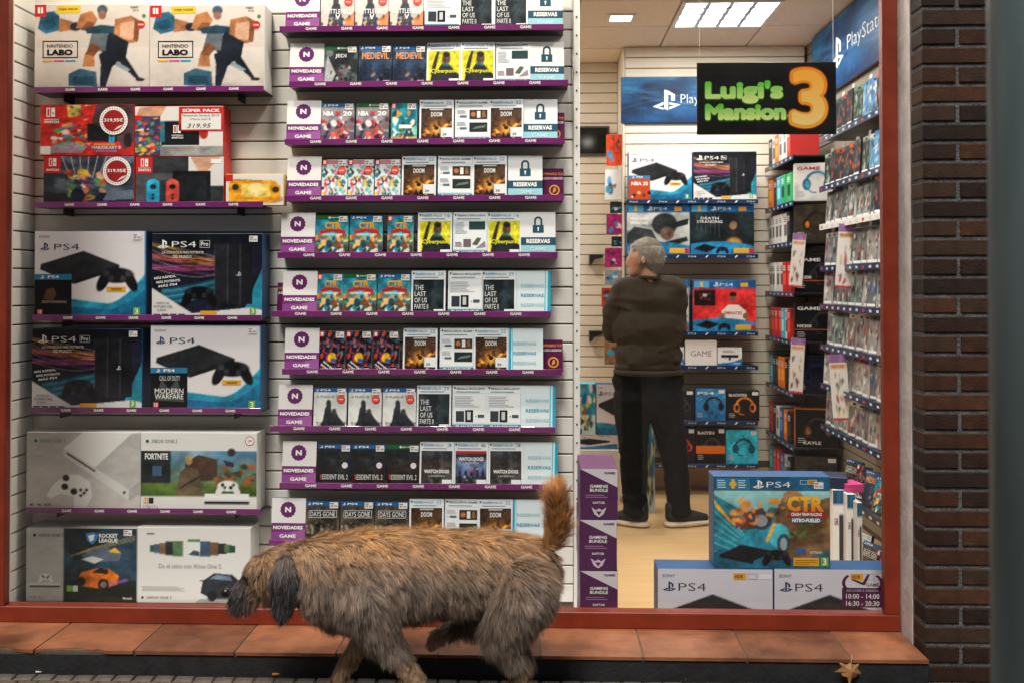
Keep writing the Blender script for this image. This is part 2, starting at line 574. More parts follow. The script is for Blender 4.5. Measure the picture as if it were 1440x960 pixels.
# --- brick pillar
pil = ob('brick_pillar', span_mesh('brick_pillar', XP + .004, XP + 1.2, -.316, -.062, -.02, 3.4, M_mortar), label='dark brown brick pillar with pale mortar right of the window', cat='pillar')
PITCHB = .0626
bmeshes = {}
def brick(x0, x1, y0, y1, z):
    w, d = x1 - x0, y1 - y0
    key = (round(w, 3), round(d, 3), rnd.randrange(5))
    if key not in bmeshes:
        bmeshes[key] = box_mesh('brick', w, d, .0505, M_brick[key[2]], .003)
    ob('brick', bmeshes[key], pil, ((x0 + x1) / 2 + rnd.uniform(-.0008, .0008), (y0 + y1) / 2 + rnd.uniform(-.0012, .0012), z), (0, 0, rnd.uniform(-.006, .006)))
for c in range(54):
    z = .002 + c * PITCHB
    x = XP
    first = True
    while x < XP + .95:
        w = (.108 if c % 2 else .236) if first else .236
        brick(x, x + w, -.322, -.222 if first else -.262, z)
        x += w + .0125
        first = False
ob('jamb', span_mesh('jamb', XP + .002, XP + .06, -.205, -.06, SILL - .02, 2.99, M_plaster, .004), label='worn white painted jamb strip between red frame and bricks', cat='jamb')

# --- red window frame and the pane
XFL = pt(9, 380, -.1).x
XFR = pt(1243, 500, -.1).x
ZB, ZT = .1425, 2.9
fr = ob('window_frame', span_mesh('window_frame', XFL - .08, XP, -.1, -.045, SILL + .0005, ZB, M_frame, .003), label='red painted metal frame round the whole shop window', cat='window frame')
ob('frame_stile', span_mesh('frame_stile', XFR, XP - .0015, -.1, -.062, ZB, ZT, M_frame, .003), fr)
ob('frame_stile', span_mesh('frame_stile', XFL - .08, XFL, -.1, -.062, ZB, ZT, M_frame, .003), fr)
ob('frame_head', span_mesh('frame_head', XFL - .08, XP, -.1, -.02, ZT, ZT + .09, M_frame, .003), fr)

def glass_mat():
    m = bpy.data.materials.new('window_glass')
    m.use_nodes = True
    nt = m.node_tree
    nt.nodes.clear()
    tr = nt.nodes.new('ShaderNodeBsdfTransparent')
    tr.inputs[0].default_value = (.985, .995, .99, 1)
    gl = nt.nodes.new('ShaderNodeBsdfGlossy')
    gl.inputs['Roughness'].default_value = 0.0
    lw = nt.nodes.new('ShaderNodeLayerWeight')
    lw.inputs['Blend'].default_value = .5
    pw = nt.nodes.new('ShaderNodeMath'); pw.operation = 'POWER'; pw.inputs[1].default_value = 5
    ma = nt.nodes.new('ShaderNodeMath'); ma.operation = 'MULTIPLY_ADD'; ma.inputs[1].default_value = .9; ma.inputs[2].default_value = .035
    mx = nt.nodes.new('ShaderNodeMixShader')
    # faint wiped-on smears of dust
    tc = nt.nodes.new('ShaderNodeTexCoord'); mp = nt.nodes.new('ShaderNodeMapping'); mp.inputs['Scale'].default_value = (2.2, 1, .7); mp.inputs['Rotation'].default_value = (0, .5, 0)
    nz = nt.nodes.new('ShaderNodeTexNoise'); nz.inputs['Scale'].default_value = 3.0; nz.inputs['Detail'].default_value = 9; nz.inputs['Roughness'].default_value = .7
    rp = nt.nodes.new('ShaderNodeMapRange'); rp.inputs[1].default_value = .5; rp.inputs[2].default_value = .85; rp.inputs[3].default_value = 0.; rp.inputs[4].default_value = .007
    df = nt.nodes.new('ShaderNodeBsdfDiffuse'); df.inputs[0].default_value = (.6, .6, .6, 1)
    m2 = nt.nodes.new('ShaderNodeMixShader')
    nt.links.new(tc.outputs['Object'], mp.inputs[0]); nt.links.new(mp.outputs[0], nz.inputs['Vector']); nt.links.new(nz.outputs[0], rp.inputs[0]); nt.links.new(rp.outputs[0], m2.inputs[0])
    nt.links.new(tr.outputs[0], m2.inputs[1]); nt.links.new(df.outputs[0], m2.inputs[2])
    o = nt.nodes.new('ShaderNodeOutputMaterial')
    nt.links.new(lw.outputs['Facing'], pw.inputs[0])
    nt.links.new(pw.outputs[0], ma.inputs[0])
    nt.links.new(ma.outputs[0], mx.inputs[0])
    nt.links.new(m2.outputs[0], mx.inputs[1])
    nt.links.new(gl.outputs[0], mx.inputs[2])
    nt.links.new(mx.outputs[0], o.inputs[0])
    return m
ob('glass_pane', span_mesh('glass_pane', XFL, XFR, -.080, -.074, ZB + .0005, ZT - .0005, glass_mat()), fr)

# --- shell of the shop
ob('floor', span_mesh('floor', -2.6, 2.4, -.05, 6.2, FLOOR - .1, FLOOR, wood_floor()), kind='structure')
ob('facade_wall', span_mesh('facade_wall', -4.0, XP + 1.2, -.14, -.111, ZT + .1, 4.5, M_wall), kind='structure')
ob('facade_wall', span_mesh('facade_wall', -4.0, XFL - .085, -.14, .1, -.02, ZT + .095, M_wall), kind='structure')
bm = bmesh.new()
bm_box(bm, -2.6, -2.5, -.11, 4.3, FLOOR, 3.3)
bm_box(bm, XR + .06, XR + .2, -.11, 4.3, FLOOR, 3.3)
bm_box(bm, -2.5, XR + .06, 4.1, 4.3, FLOOR, 3.3)
ob('shop_wall', bmesh_to(bm, 'shop_wall', M_wall), kind='structure')
ob('window_header', span_mesh('window_header', -2.5, XR + .06, -.06, .0, ZT + .05, 3.4, M_wall), kind='structure')

# --- ceiling with tiles
ceil = ob('ceiling', span_mesh('ceiling', -2.5, XR + .06, .0, 4.1, CEIL + .02, CEIL + .12, M_grid), kind='structure')
tile_me = span_mesh('ceiling_tile', -.295, .295, -.295, .295, -.004, .012, M_ceil, .003)
PANELS = [(1.12, 2.55), (1.12, .75), (-.68, 1.95), (-.68, 3.75)]
for ix in range(-4, 2):
    for iy in range(-4, 3):
        cx, cy = 1.12 + .6 * ix, 2.55 + .6 * iy
        if cx - .3 < -2.5 or cy - .3 < 0 or cy + .3 > 4.1: continue
        if any(abs(cx - a) < .1 and abs(cy - b) < .1 for a, b in PANELS): continue
        ob('ceiling_tile', tile_me, ceil, (cx, cy, CEIL + .004))
em_panel = emit_mat('lit_diffuser', (1.0, .98, .95), 7.0)
def panel(cx, cy, label, power):
    bm = bmesh.new()
    for s in (-1, 1):
        bm_box(bm, s * .285 - .012, s * .285 + .012, -.297, .297, -.012, .03)
        bm_box(bm, -.273, .273, s * .285 - .012, s * .285 + .012, -.012, .03)
    p = ob('ceiling_light', bmesh_to(bm, 'ceiling_light', M_white), None, (cx, cy, CEIL - .002), label=label, cat='ceiling light', group='recessed ceiling lights')
    ob('diffuser', span_mesh('diffuser', -.272, .272, -.272, .272, .008, .012, em_panel), p)
    for k in range(3):
        ob('louvre', span_mesh('louvre', -.272, .272, -.136 + .136 * k - .013, -.136 + .136 * k + .013, -.005, .0065, M_alu), p)
        ob('louvre', span_mesh('louvre', -.136 + .136 * k - .012, -.136 + .136 * k + .012, -.272, .272, -.006, .0075, M_alu), p)
    ld = bpy.data.lights.new('panel_lamp', 'AREA')
    ld.shape = 'SQUARE'; ld.size = .52; ld.energy = power; ld.color = (1.0, .95, .88)
    lo = ob('panel_lamp', ld, p, (0, 0, -.02))
    return p
PANEL_W = 28.0
panel(*PANELS[0], 'square louvred ceiling light glowing above the back wall', PANEL_W)
panel(*PANELS[1], 'louvred ceiling light just inside the window, above the poster', PANEL_W)
panel(*PANELS[2], 'louvred ceiling light behind the display partition', PANEL_W)
panel(*PANELS[3], 'louvred ceiling light at the rear left corner', PANEL_W * .8)
# square downlight
dl = pt(873, 25, 2.6)
d0 = ptz(873, 25, CEIL)
bm = bmesh.new()
for s in (-1, 1):
    bm_box(bm, s * .078 - .012, s * .078 + .012, -.09, .09, -.008, .0)
    bm_box(bm, -.066, .066, s * .078 - .012, s * .078 + .012, -.008, .0)
dlo = ob('downlight', bmesh_to(bm, 'downlight', M_white), None, (d0.x, d0.y, CEIL - .0005), label='small square recessed downlight shining in a ceiling tile', cat='ceiling light')
ob('lens', span_mesh('lens', -.065, .065, -.065, .065, -.004, -.001, emit_mat('downlight_lens', (1, .97, .9), 9.0)), dlo)
ld = bpy.data.lights.new('downlight_lamp', 'AREA'); ld.size = .12; ld.energy = 6; ld.color = (1, .93, .83)
ob('downlight_lamp', ld, dlo, (0, 0, -.012))
# display spots just behind the glass, above the view
DISP_W = 36.0
for i, x in enumerate((-1.75, -1.2, -.65, -.1, .5, 1.0)):
    s = ob('display_spotlight', box_mesh('display_spotlight', .1, .1, .05, M_white, .01), None, (x, .12, CEIL - .05), label='white spotlight over the window display, %s from the left' % ORD[i], cat='ceiling light', group='display spotlights')
    ld = bpy.data.lights.new('spot_lamp', 'SPOT')
    ld.energy = DISP_W; ld.spot_size = R(165); ld.spot_blend = 1.0; ld.shadow_soft_size = .05; ld.color = (1.0, .91, .79)
    lo = ob('spot_lamp', ld, s, (0, 0, -.01), (R(6), 0, 0))

# --- slatwalls
SP = .0762
def slatwall(name, label, L, z0, z1, loc, rotz, m):
    """front face towards local -Y at y=0, x from 0 to L"""
    w = ob(name, span_mesh('slatwall_backing', 0, L, .013, .045, z0, z1, M_groove), None, loc, (0, 0, rotz), label=label, cat='wall panel')
    me = span_mesh('slat', .001, L - .001, 0, .0135, 0, SP - .0065, m, .0022)
    n = int((z1 - z0) / SP)
    for i in range(n):
        ob('slat', me, w, (0, 0, z1 - (i + 1) * SP + .005))
    return w
ob('display_platform', span_mesh('display_platform', -2.45, XE + .01, -.02, .56, FLOOR, -.06, M_white, .003), label='low white platform carrying the left window display', cat='platform')
slatwall('slatwall_panel', 'white slatted partition behind the game shelves in the window', XE - XL + .04, -.06, CEIL - .003, (XL - .052, .52, 0), 0, M_slat)
slatwall('slatwall_panel', 'white slatted side wall at the left end of the window', .50, -.06, CEIL - .003, (XL, .018, 0), R(90), M_slat)
post = ob('partition_post', span_mesh('partition_post', XE - .010, XE + .016, .505, .61, FLOOR, CEIL - .002, M_white, .003), label='white upright post with punched holes ending the display partition', cat='post')
bm = bmesh.new()
for i in range(34):
    z = .25 + i * .0762
    bm_box(bm, XE + .0, XE + .006, (.5035), .5055, z, z + .008)
ob('punched_slot', bmesh_to(bm, 'punched_slot', M_black), post, kind='stuff')
slatwall('slatwall_panel', 'cream slatted back wall carrying the console boxes', XR - .012 - .575, FLOOR + .14, CEIL - .003, (.575, BACK, 0), 0, M_slatb)
ob('skirting_board', span_mesh('skirting_board', .575, XR - .012, BACK - .01, BACK + .03, FLOOR, FLOOR + .138, mat('beige_board', (206, 176, 138), .55), .003), label='plain beige kick board under the back wall shelves', cat='skirting')
slatwall('slatwall_panel', 'cream slatted wall in the recess left of the customer', 1.6, FLOOR, CEIL - .003, (-1.04, BACK + .5, 0), 0, M_slatb)
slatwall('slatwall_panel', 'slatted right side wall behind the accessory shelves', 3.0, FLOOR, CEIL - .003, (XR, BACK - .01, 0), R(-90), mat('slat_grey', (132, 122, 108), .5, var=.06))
ob('wall_return', span_mesh('wall_return', .56, .572, BACK - .012, BACK + .495, FLOOR, CEIL - .01, M_slatb, .002), label='narrow white wall end left of the console shelves', cat='wall panel')
# dark window in the recess
a, b_ = pt(800, 220, BACK + .49), pt(857, 178, BACK + .49)
dw = ob('dark_window', span_mesh('dark_window', a.x - .2, b_.x, BACK + .475, BACK + .4995, a.z, b_.z, M_frame if False else mat('dark_trim', (70, 60, 50), .5)), label='small dark window high in the recess wall', cat='window')
ob('pane', span_mesh('pane', a.x - .18, b_.x - .015, BACK + .470, BACK + .4745, a.z + .02, b_.z - .015, mat('dark_glass', (14, 18, 18), .08, var=0)), dw)

# --- street post close to the camera
pp = pt(1397, 500, -2.55)
bm = bmesh.new()
bmesh.ops.create_cone(bm, cap_ends=True, segments=48, radius1=.062, radius2=.060, depth=3.6, matrix=Matrix.Translation((0, 0, 1.8)))
bmesh.ops.create_cone(bm, cap_ends=True, segments=48, radius1=.10, radius2=.066, depth=.04, matrix=Matrix.Translation((0, 0, .02)))
ob('street_post', bmesh_to(bm, 'street_post', M_steel, True), None, (pp.x + .062, -2.55, 0), label='grey galvanised metal street post at the right edge, close by', cat='post')
# ================================================================== printed artwork
PSB = (24, 74, 128)
def star_badge(p, cx, cz, r, c, l=1):
    return p.disc(cx, cz, r, c, l, 28, spikes=1)

def header(p, plat, z0, z1):
    if plat == 'ps':
        p.rect(0, z0, 1, z1, (28, 92, 150)); p.pslogo(.1, z0 + (z1 - z0) * .2, (z1 - z0) * .6, WHITE)
        p.text('PS4', .2, z0 + (z1 - z0) * .25, .5, z0 + (z1 - z0) * .75, WHITE)
    elif plat == 'xb':
        p.rect(0, z0, 1, z1, (22, 92, 52)); p.disc(.42, (z0 + z1) / 2, .0045, WHITE, 2)
        p.text('XBOX ONE', .47, z0 + (z1 - z0) * .35, .72, z0 + (z1 - z0) * .65, WHITE)
    elif plat == 'sw':
        p.rect(0, .86, .18, 1, (206, 30, 34)); p.rect(.04, .885, .085, .975, WHITE, 2); p.rect(.095, .885, .14, .975, WHITE, 2)

CW, CH = .135, .165     # game case
SW = .105
KW, KH = .140, .178     # display card / sleeve
def cover_bf():
    c = Cv(40, 50, (206, 196, 186)); c.grad(.5, 1, (224, 208, 190), (240, 236, 232)); c.noise(4, (150, 158, 170), .6, 3)
    c.poly([(.2, 0), (.25, .45), (.38, .72), (.55, .68), (.62, .4), (.7, 0)], (58, 66, 84)); c.ell(.44, .74, .09, .09, (70, 66, 70))
    c.blobs(26, 5, [(220, 120, 50), (70, 80, 100), (150, 150, 160), (240, 190, 120), (40, 46, 60)], (.0, 0, 1, .35))
    c.poly([(.55, 0), (1, .5), (1, .1), (.9, 0)], (214, 104, 44), .7)
    p = Pr(CW, CH, c); header(p, 'ps', .9, 1)
    p.text('BATTLEFIELD', .08, .42, .95, .54, WHITE, bold=.01); p.text('V', .43, .27, .58, .4, WHITE, bold=.03)
    return p
def cover_jedi():
    c = Cv(40, 50, (30, 33, 36)); c.noise(5, (120, 128, 132), .8, 8, .55); c.poly([(0, .1), (.1, .75), (.35, .3), (.2, 0), (0, 0)], (196, 200, 200), .8)
    c.blobs(14, 3, [(150, 40, 36), (60, 64, 66), (20, 20, 22), (180, 184, 186)], (.2, .05, .95, .5))
    p = Pr(CW, CH, c); header(p, 'xb', .9, 1); p.text('JEDI', .32, .68, .66, .8, (214, 214, 214)); return p
def cover_medievil():
    c = Cv(40, 50, (26, 40, 66)); c.grad(.4, 1, (30, 48, 84), (64, 110, 150)); c.noise(5, (16, 22, 30), .8, 5, .5)
    c.noise(4, (90, 110, 130), .5, 9, .62); c.blobs(16, 4, [(10, 14, 20), (60, 70, 80), (34, 44, 58), (150, 110, 80)], (.2, .05, .85, .55))
    p = Pr(CW, CH, c); header(p, 'ps', .9, 1); p.text('MEDIEVIL', .1, .66, .92, .83, (226, 150, 84), bold=.02); p.rect(.75, .03, .95, .12, (200, 150, 190)); return p
def cover_nba(pl):
    c = Cv(40, 50, (120, 116, 124)); c.grad(0, 1, (70, 66, 84), (168, 160, 160)); c.blobs(44, 6, [(196, 40, 44), (230, 220, 220), (90, 40, 50), (40, 36, 46), (220, 90, 70), (150, 140, 150)], (.05, .08, .95, .62), .04, .12)
    p = Pr(CW, CH, c); header(p, pl, .9, 1); p.text('NBA', .06, .68, .38, .8, WHITE, bold=.04); p.text('2K', .42, .68, .6, .8, (200, 40, 50), bold=.04); p.text('20', .64, .68, .92, .8, WHITE, bold=.04, skew=.1); return p
def cover_teal():
    c = Cv(36, 54, (28, 140, 150)); c.noise(4, (16, 84, 110), .9, 3); c.blobs(34, 8, [(230, 226, 214), (20, 70, 60), (226, 150, 40), (120, 200, 190), (40, 40, 50)], (.05, .05, .95, .75), .04, .13)
    c.rect(0, .0, 1, .16, (226, 160, 50), .8); c.blobs(9, 2, [(200, 60, 40), (240, 240, 230), (60, 50, 50)], (.1, .0, .9, .2), .03, .07)
    p = Pr(SW, CH, c); header(p, 'sw', 0, 0); p.rect(.3, .36, .8, .45, (240, 240, 230)); return p
def cover_swred():
    c = Cv(36, 54, (206, 222, 222)); c.blobs(90, 12, [(200, 40, 44), (240, 240, 240), (40, 120, 130), (90, 180, 180), (230, 190, 70), (50, 40, 50), (220, 130, 150), (120, 90, 70)], (0, 0, 1, .86), .03, .1)
    p = Pr(SW, CH, c); header(p, 'sw', 0, 0); p.rect(.18, .88, 1, .99, (190, 120, 130)); return p
def cover_marvel():
    c = Cv(36, 54, (26, 24, 36)); c.blobs(80, 21, [(40, 36, 60), (110, 40, 70), (20, 20, 26), (60, 80, 110), (200, 60, 40), (120, 110, 120)], (0, .1, 1, .95), .03, .09)
    c.ell(.5, .36, .16, .12, (224, 176, 40)); c.line([(.1, .2), (.4, .05)], .02, (230, 230, 230)); c.line([(.2, .26), (.55, .08)], .02, (230, 230, 230)); c.ell(.55, .28, .1, .06, (70, 90, 150))
    p = Pr(SW, CH, c); header(p, 'sw', 0, 0); p.text('ALLIANCE', .1, .04, .9, .1, WHITE); return p
def cover_ctr(pl):
    w = SW if pl == 'sw' else CW
    c = Cv(40, 50, (60, 160, 170)); c.noise(3, (30, 110, 140), .8, 2); c.grad(0, .35, (60, 50, 44), (120, 96, 70)); c.blobs(50, 31, [(214, 120, 50), (240, 190, 110), (40, 110, 130), (30, 60, 80), (150, 70, 40), (230, 230, 220), (70, 150, 90)], (.02, .05, .98, .55), .04, .12)
    for k in range(5): c.line([(.05 + k * .2, 0), (.3 + k * .15, .2)], .015, (40, 190, 210), .7)
    p = Pr(w, CH, c); header(p, pl, .9, 1); p.text('CTR', .28, .66, .78, .84, (240, 186, 50), bold=.05, c2=(220, 110, 30)); p.poly([(.12, .55), (.5, .6), (.9, .55), (.9, .63), (.5, .67), (.12, .63)], (176, 36, 40), 2); p.text('NITRO-FUELED', .22, .5, .82, .55, WHITE); return p
def cover_plague():
    c = Cv(40, 50, (222, 222, 220)); c.noise(4, (188, 192, 192), .6, 7)
    c.poly([(.2, 0), (.3, .25), (.34, .48), (.42, .62), (.52, .6), (.54, .4), (.68, .42), (.76, .3), (.95, .12), (1, 0)], (40, 44, 50)); c.ell(.45, .62, .07, .09, (52, 50, 52)); c.ell(.62, .42, .07, .08, (58, 54, 54)); c.noise(8, (20, 22, 26), .7, 3, .5, box=(.1, 0, 1, .18))
    p = Pr(CW, CH, c); header(p, 'ps', .9, 1); p.text("A PLAGUE TALE", .08, .76, .92, .82, (90, 90, 92), bold=0); return p
def cover_re(pl):
    c = Cv(40, 50, (22, 25, 28)); c.noise(4, (44, 50, 54), .9, 3, .55); c.ell(.45, .6, .12, .2, (70, 76, 78), .5, .99)
    p = Pr(CW, CH, c); header(p, pl, .9, 1); p.text('RESIDENT EVIL 2', .08, .16, .92, .28, (216, 216, 214), bold=0); p.text('R', .08, .16, .15, .28, (190, 40, 40), 4, 0); p.disc(.82, .5, .012, (220, 210, 220), 2); return p
def cover_days():
    c = Cv(40, 50, (46, 44, 40)); c.noise(5, (100, 86, 66), .8, 4, .52); c.blobs(30, 9, [(20, 20, 20), (110, 96, 76), (60, 54, 46), (150, 140, 120)], (0, 0, 1, .5), .04, .1)
    p = Pr(CW, CH, c); header(p, 'ps', .9, 1); p.rect(.08, .6, .94, .8, (24, 26, 26), 1); p.frame(.09, .61, .93, .79, .0016, WHITE, 2); p.text('DAYS GONE', .14, .64, .88, .76, WHITE, bold=.0); return p
# --- cards and sleeves
def card_nov():
    p = Pr(KW, KH, Cv(4, 4, (226, 222, 222))); p.rect(0, 0, 1, .44, (112, 44, 112)); p.rect(0, 0, 1, .24, (136, 64, 136), 2); p.poly([(.55, .24), (1, .3), (1, 0), (.75, 0)], (150, 84, 150), 3)
    star_badge(p, .48, .74, .03, (98, 36, 98)); p.text('N', .39, .68, .57, .8, WHITE, 2, .05)
    p.text('NOVEDADES', .06, .30, .93, .38, WHITE, 4, .04); p.text('GAME', .25, .11, .73, .19, WHITE, 4, .03); return p
def card_lock():
    p = Pr(KW, KH, Cv(4, 4, (226, 226, 228))); p.rect(0, 0, 1, .42, (150, 200, 212)); p.rect(0, .24, 1, .42, (40, 78, 98), 2); p.text('RESERVAS', .16, .28, .84, .38, WHITE, 4, .04); p.text('GAME', .26, .1, .74, .19, (190, 222, 230), 4, .03)
    d = (36, 78, 98)
    p.rect(.34, .52, .66, .7, d)
    pts = [(.38 + 0, .7)] + [(.5 - .12 * math.cos(t), .8 + .1 * math.sin(t)) for t in np.linspace(0, math.pi, 10)] + [(.62, .7), (.565, .7)] + [(.5 + .065 * math.cos(t), .8 + .055 * math.sin(t)) for t in np.linspace(0, math.pi, 10)] + [(.435, .7)]
    p.poly(pts, d); p.disc(.5, .63, .004, WHITE, 3, 10); p.rect(.485, .56, .515, .62, WHITE, 3); return p
def card_res3(side=1):
    p = Pr(KW, KH, Cv(4, 4, (214, 226, 230))); e = (0, .08) if side < 0 else (.9, 1)
    p.poly([(e[0], 0), (e[1], 0), (e[1], 1), (e[0] + .02, 1)], (30, 160, 190)); p.poly([(e[0] - .09, 0), (e[0] - .05, 0), (e[0] - .03, 1), (e[0] - .06, 1)] if side > 0 else [(.11, 0), (.13, 0), (.12, 1), (.1, 1)], (90, 190, 210))
    for z, c in ((.62, (150, 196, 210)), (.4, (50, 150, 184)), (.18, (150, 196, 210))): p.text('RESERVAS', .14, z, .8, z + .075, c, 3, .02)
    return p
def sleeve(num, art, excl=False):
    p = Pr(KW, KH, Cv(4, 4, (228, 230, 232)))
    p.rect(.04, .92, .09, .96, (40, 70, 90), 2)
    if excl: p.text(excl, .12, .905, .94, .95, (40, 90, 120), 3, .02)
    else:
        p.text('RESÉRVALO', .12, .90, .7, .965, (74, 160, 200), 3, .02); p.text(num, .78, .89, .93, .965, (74, 160, 200), 3, .0)
    p.lines(.1, .83, .8, .87, 1, (130, 140, 150), 2, 2)
    if art is not None:
        c = art.out(); h, w = c.shape[:2]; zz, xx = np.mgrid[0:h, 0:w]
        v = np.stack([(.05 + .9 * xx / (w - 1) - .5) * KW, np.full(xx.shape, -.0004), (.0 + .8 * zz / (h - 1)) * KH], -1).reshape(-1, 3)
        i = np.arange(h * w).reshape(h, w)
        p.add(v, np.stack([i[:-1, :-1], i[:-1, 1:], i[1:, 1:], i[1:, :-1]], -1).reshape(-1, 4), c.reshape(-1, 3))
    return p
def sl_cyber():
    c = Cv(36, 40, (214, 206, 40)); c.noise(3, (232, 226, 90), .6, 3)
    c.poly([(.05, 0), (.12, .3), (.35, .5), (.45, .62), (.68, .6), (.85, .4), (1, .3), (1, 0)], (34, 38, 42)); c.poly([(.08, .3), (.2, .75), (.3, .98), (.36, .96), (.28, .6), (.2, .28)], (50, 46, 40)); c.ell(.58, .76, .13, .17, (92, 66, 54)); c.ell(.58, .88, .12, .08, (40, 34, 32)); c.rect(.46, .55, .7, .64, (60, 150, 160), .6)
    p = sleeve('16', c); p.text('Cyberpunk', .12, .25, .9, .37, (226, 220, 50), 3, .02, skew=.15); p.rect(.66, .0, .94, .14, (224, 230, 232), 3); return p
def sl_doom():
    c = Cv(40, 44, (44, 36, 32)); c.noise(5, (90, 60, 40), .8, 3); c.ell(.5, .42, .44, .34, (214, 130, 40), .9, .99); c.ell(.5, .36, .22, .2, (246, 190, 90), .9, .99)
    c.blobs(34, 17, [(40, 26, 20), (200, 110, 30), (90, 50, 26), (236, 160, 60), (60, 40, 34)], (.03, 0, .97, .55), .03, .1); c.ell(.5, .42, .07, .06, (40, 20, 12)); c.poly([(.3, 0), (.42, .3), (.5, .14), (.58, .3), (.7, 0)], (30, 24, 22))
    p = sleeve('22', c); p.rect(.3, .755, .7, .785, (190, 190, 190), 2); p.text('DOOM', .34, .6, .66, .71, (216, 216, 214), 3, .03); p.rect(.63, .12, .95, .34, (222, 226, 230), 3); p.text('39', .68, .15, .8, .21, (60, 80, 110), 4); return p
def sl_tlou():
    c = Cv(40, 44, (24, 30, 34)); c.noise(4, (46, 58, 64), .9, 6, .55); c.ell(.68, .55, .2, .3, (60, 76, 84), .6, .99)
    p = sleeve('29', c)
    for k, t in enumerate(('THE', 'LAST', 'OF US', 'PARTE II')): p.text(t, .1, .56 - k * .145, .1 + (.26, .33, .36, .4)[k], .67 - k * .145, (222, 222, 220), 3, .0)
    p.rect(.66, .0, .94, .12, (222, 226, 230), 3); return p
def sl_watch(red):
    c = Cv(40, 44, (36, 38, 40)); c.noise(6, (96, 98, 100), .6, 4, .55)
    if red: c.grad(.3, .8, (70, 90, 150), (150, 190, 220)); c.noise(5, (40, 40, 60), .7, 3); [c.poly([(x - .05, .0), (x - .04, .4), (x, .5), (x + .04, .4), (x + .05, 0)], (26, 26, 34)) for x in (.15, .34, .52, .7, .88)]; c.blobs(12, 5, [(190, 50, 60), (60, 150, 190), (200, 200, 210)], (.1, .1, .9, .6), .02, .05)
    p = sleeve('6' if red else '3', c)
    if red: p.rect(.05, .74, .95, .8, (170, 40, 40), 2)
    p.text('WATCH DOGS', .14, .58 if red else .3, .86, .66 if red else .38, WHITE, 3, .03); p.text('LEGION', .28, .51 if red else .22, .72, .55 if red else .26, (200, 200, 200), 3, .0); p.rect(.66, .0, .94, .16, (222, 226, 230), 3); return p
def sl_renove(v):
    p = sleeve('', None, 'REGALO EXCLUSIVO' if v != 'ex' else 'EXCLUSIVA GAME')
    p.frame(.03, .14, .97, .82, .001, (120, 196, 212), 1); p.rect(0, 0, 1, .12, (52, 130, 156), 1); p.text('PLAN RENOVE', .1, .03, .9, .1, WHITE, 3, .03)
    if v == 'ex':
        p.rect(.42, .54, .94, .76, (60, 50, 42), 2); p.rect(.42, .24, .94, .46, (36, 44, 44), 2); p.disc(.53, .65, .01, (180, 110, 70), 3); p.rect(.64, .57, .74, .73, (226, 222, 214), 3); p.poly([(.78, .58), (.9, .58), (.86, .74), (.8, .72)], (140, 96, 60), 3); p.poly([(.5, .3), (.86, .34), (.9, .4), (.6, .36)], (100, 116, 110), 3)
        for z in (.58, .3): p.disc(.09, z + .02, .002, (40, 60, 80), 2, 8); p.rect(.14, z, .34, z + .05, (90, 110, 124), 2); p.lines(.06, z + .08, .38, z + .18, 4, (170, 178, 186), 3, 2)
    elif v == 'c':
        p.rect(.46, .6, .93, .79, (38, 66, 66), 2); p.lines(.06, .5, .42, .78, 8, (176, 182, 190), 4, 2); p.rect(.3, .2, .52, .38, (112, 96, 100), 2); p.poly([(.55, .26), (.7, .42), (.82, .4), (.7, .24)], (84, 96, 70), 2); p.poly([(.66, .17), (.92, .34), (.95, .2)], (150, 130, 150), 2); p.lines(.06, .2, .27, .32, 4, (150, 120, 124), 5, 2)
    else:
        p.lines(.06, .5, .8, .76, 7, (176, 182, 190), 4, 2); p.rect(.1, .18, .34, .42, (48, 56, 60), 2); p.rect(.37, .17, .6, .44, (24, 28, 32), 2); p.rect(.43, .22, .53, .4, (190, 194, 198), 3); p.disc(.68, .3, .0025, (40, 60, 80), 2, 8); p.rect(.73, .27, .92, .34, (70, 80, 90), 2)
    return p
def card_used():
    p = Pr(.1, .13, Cv(4, 4, (92, 26, 74))); p.text('COMPRAMOS TUS', .04, .78, .96, .86, (230, 150, 60), 3); p.text('JUEGOS USADOS', .04, .62, .96, .71, WHITE, 3)
    p.disc(.62, .3, .022, (226, 160, 50), 2); p.disc(.62, .3, .016, (92, 26, 74), 3); p.poly([(.55, .2), (.7, .28), (.66, .4), (.58, .34)], (226, 160, 50), 4); return p

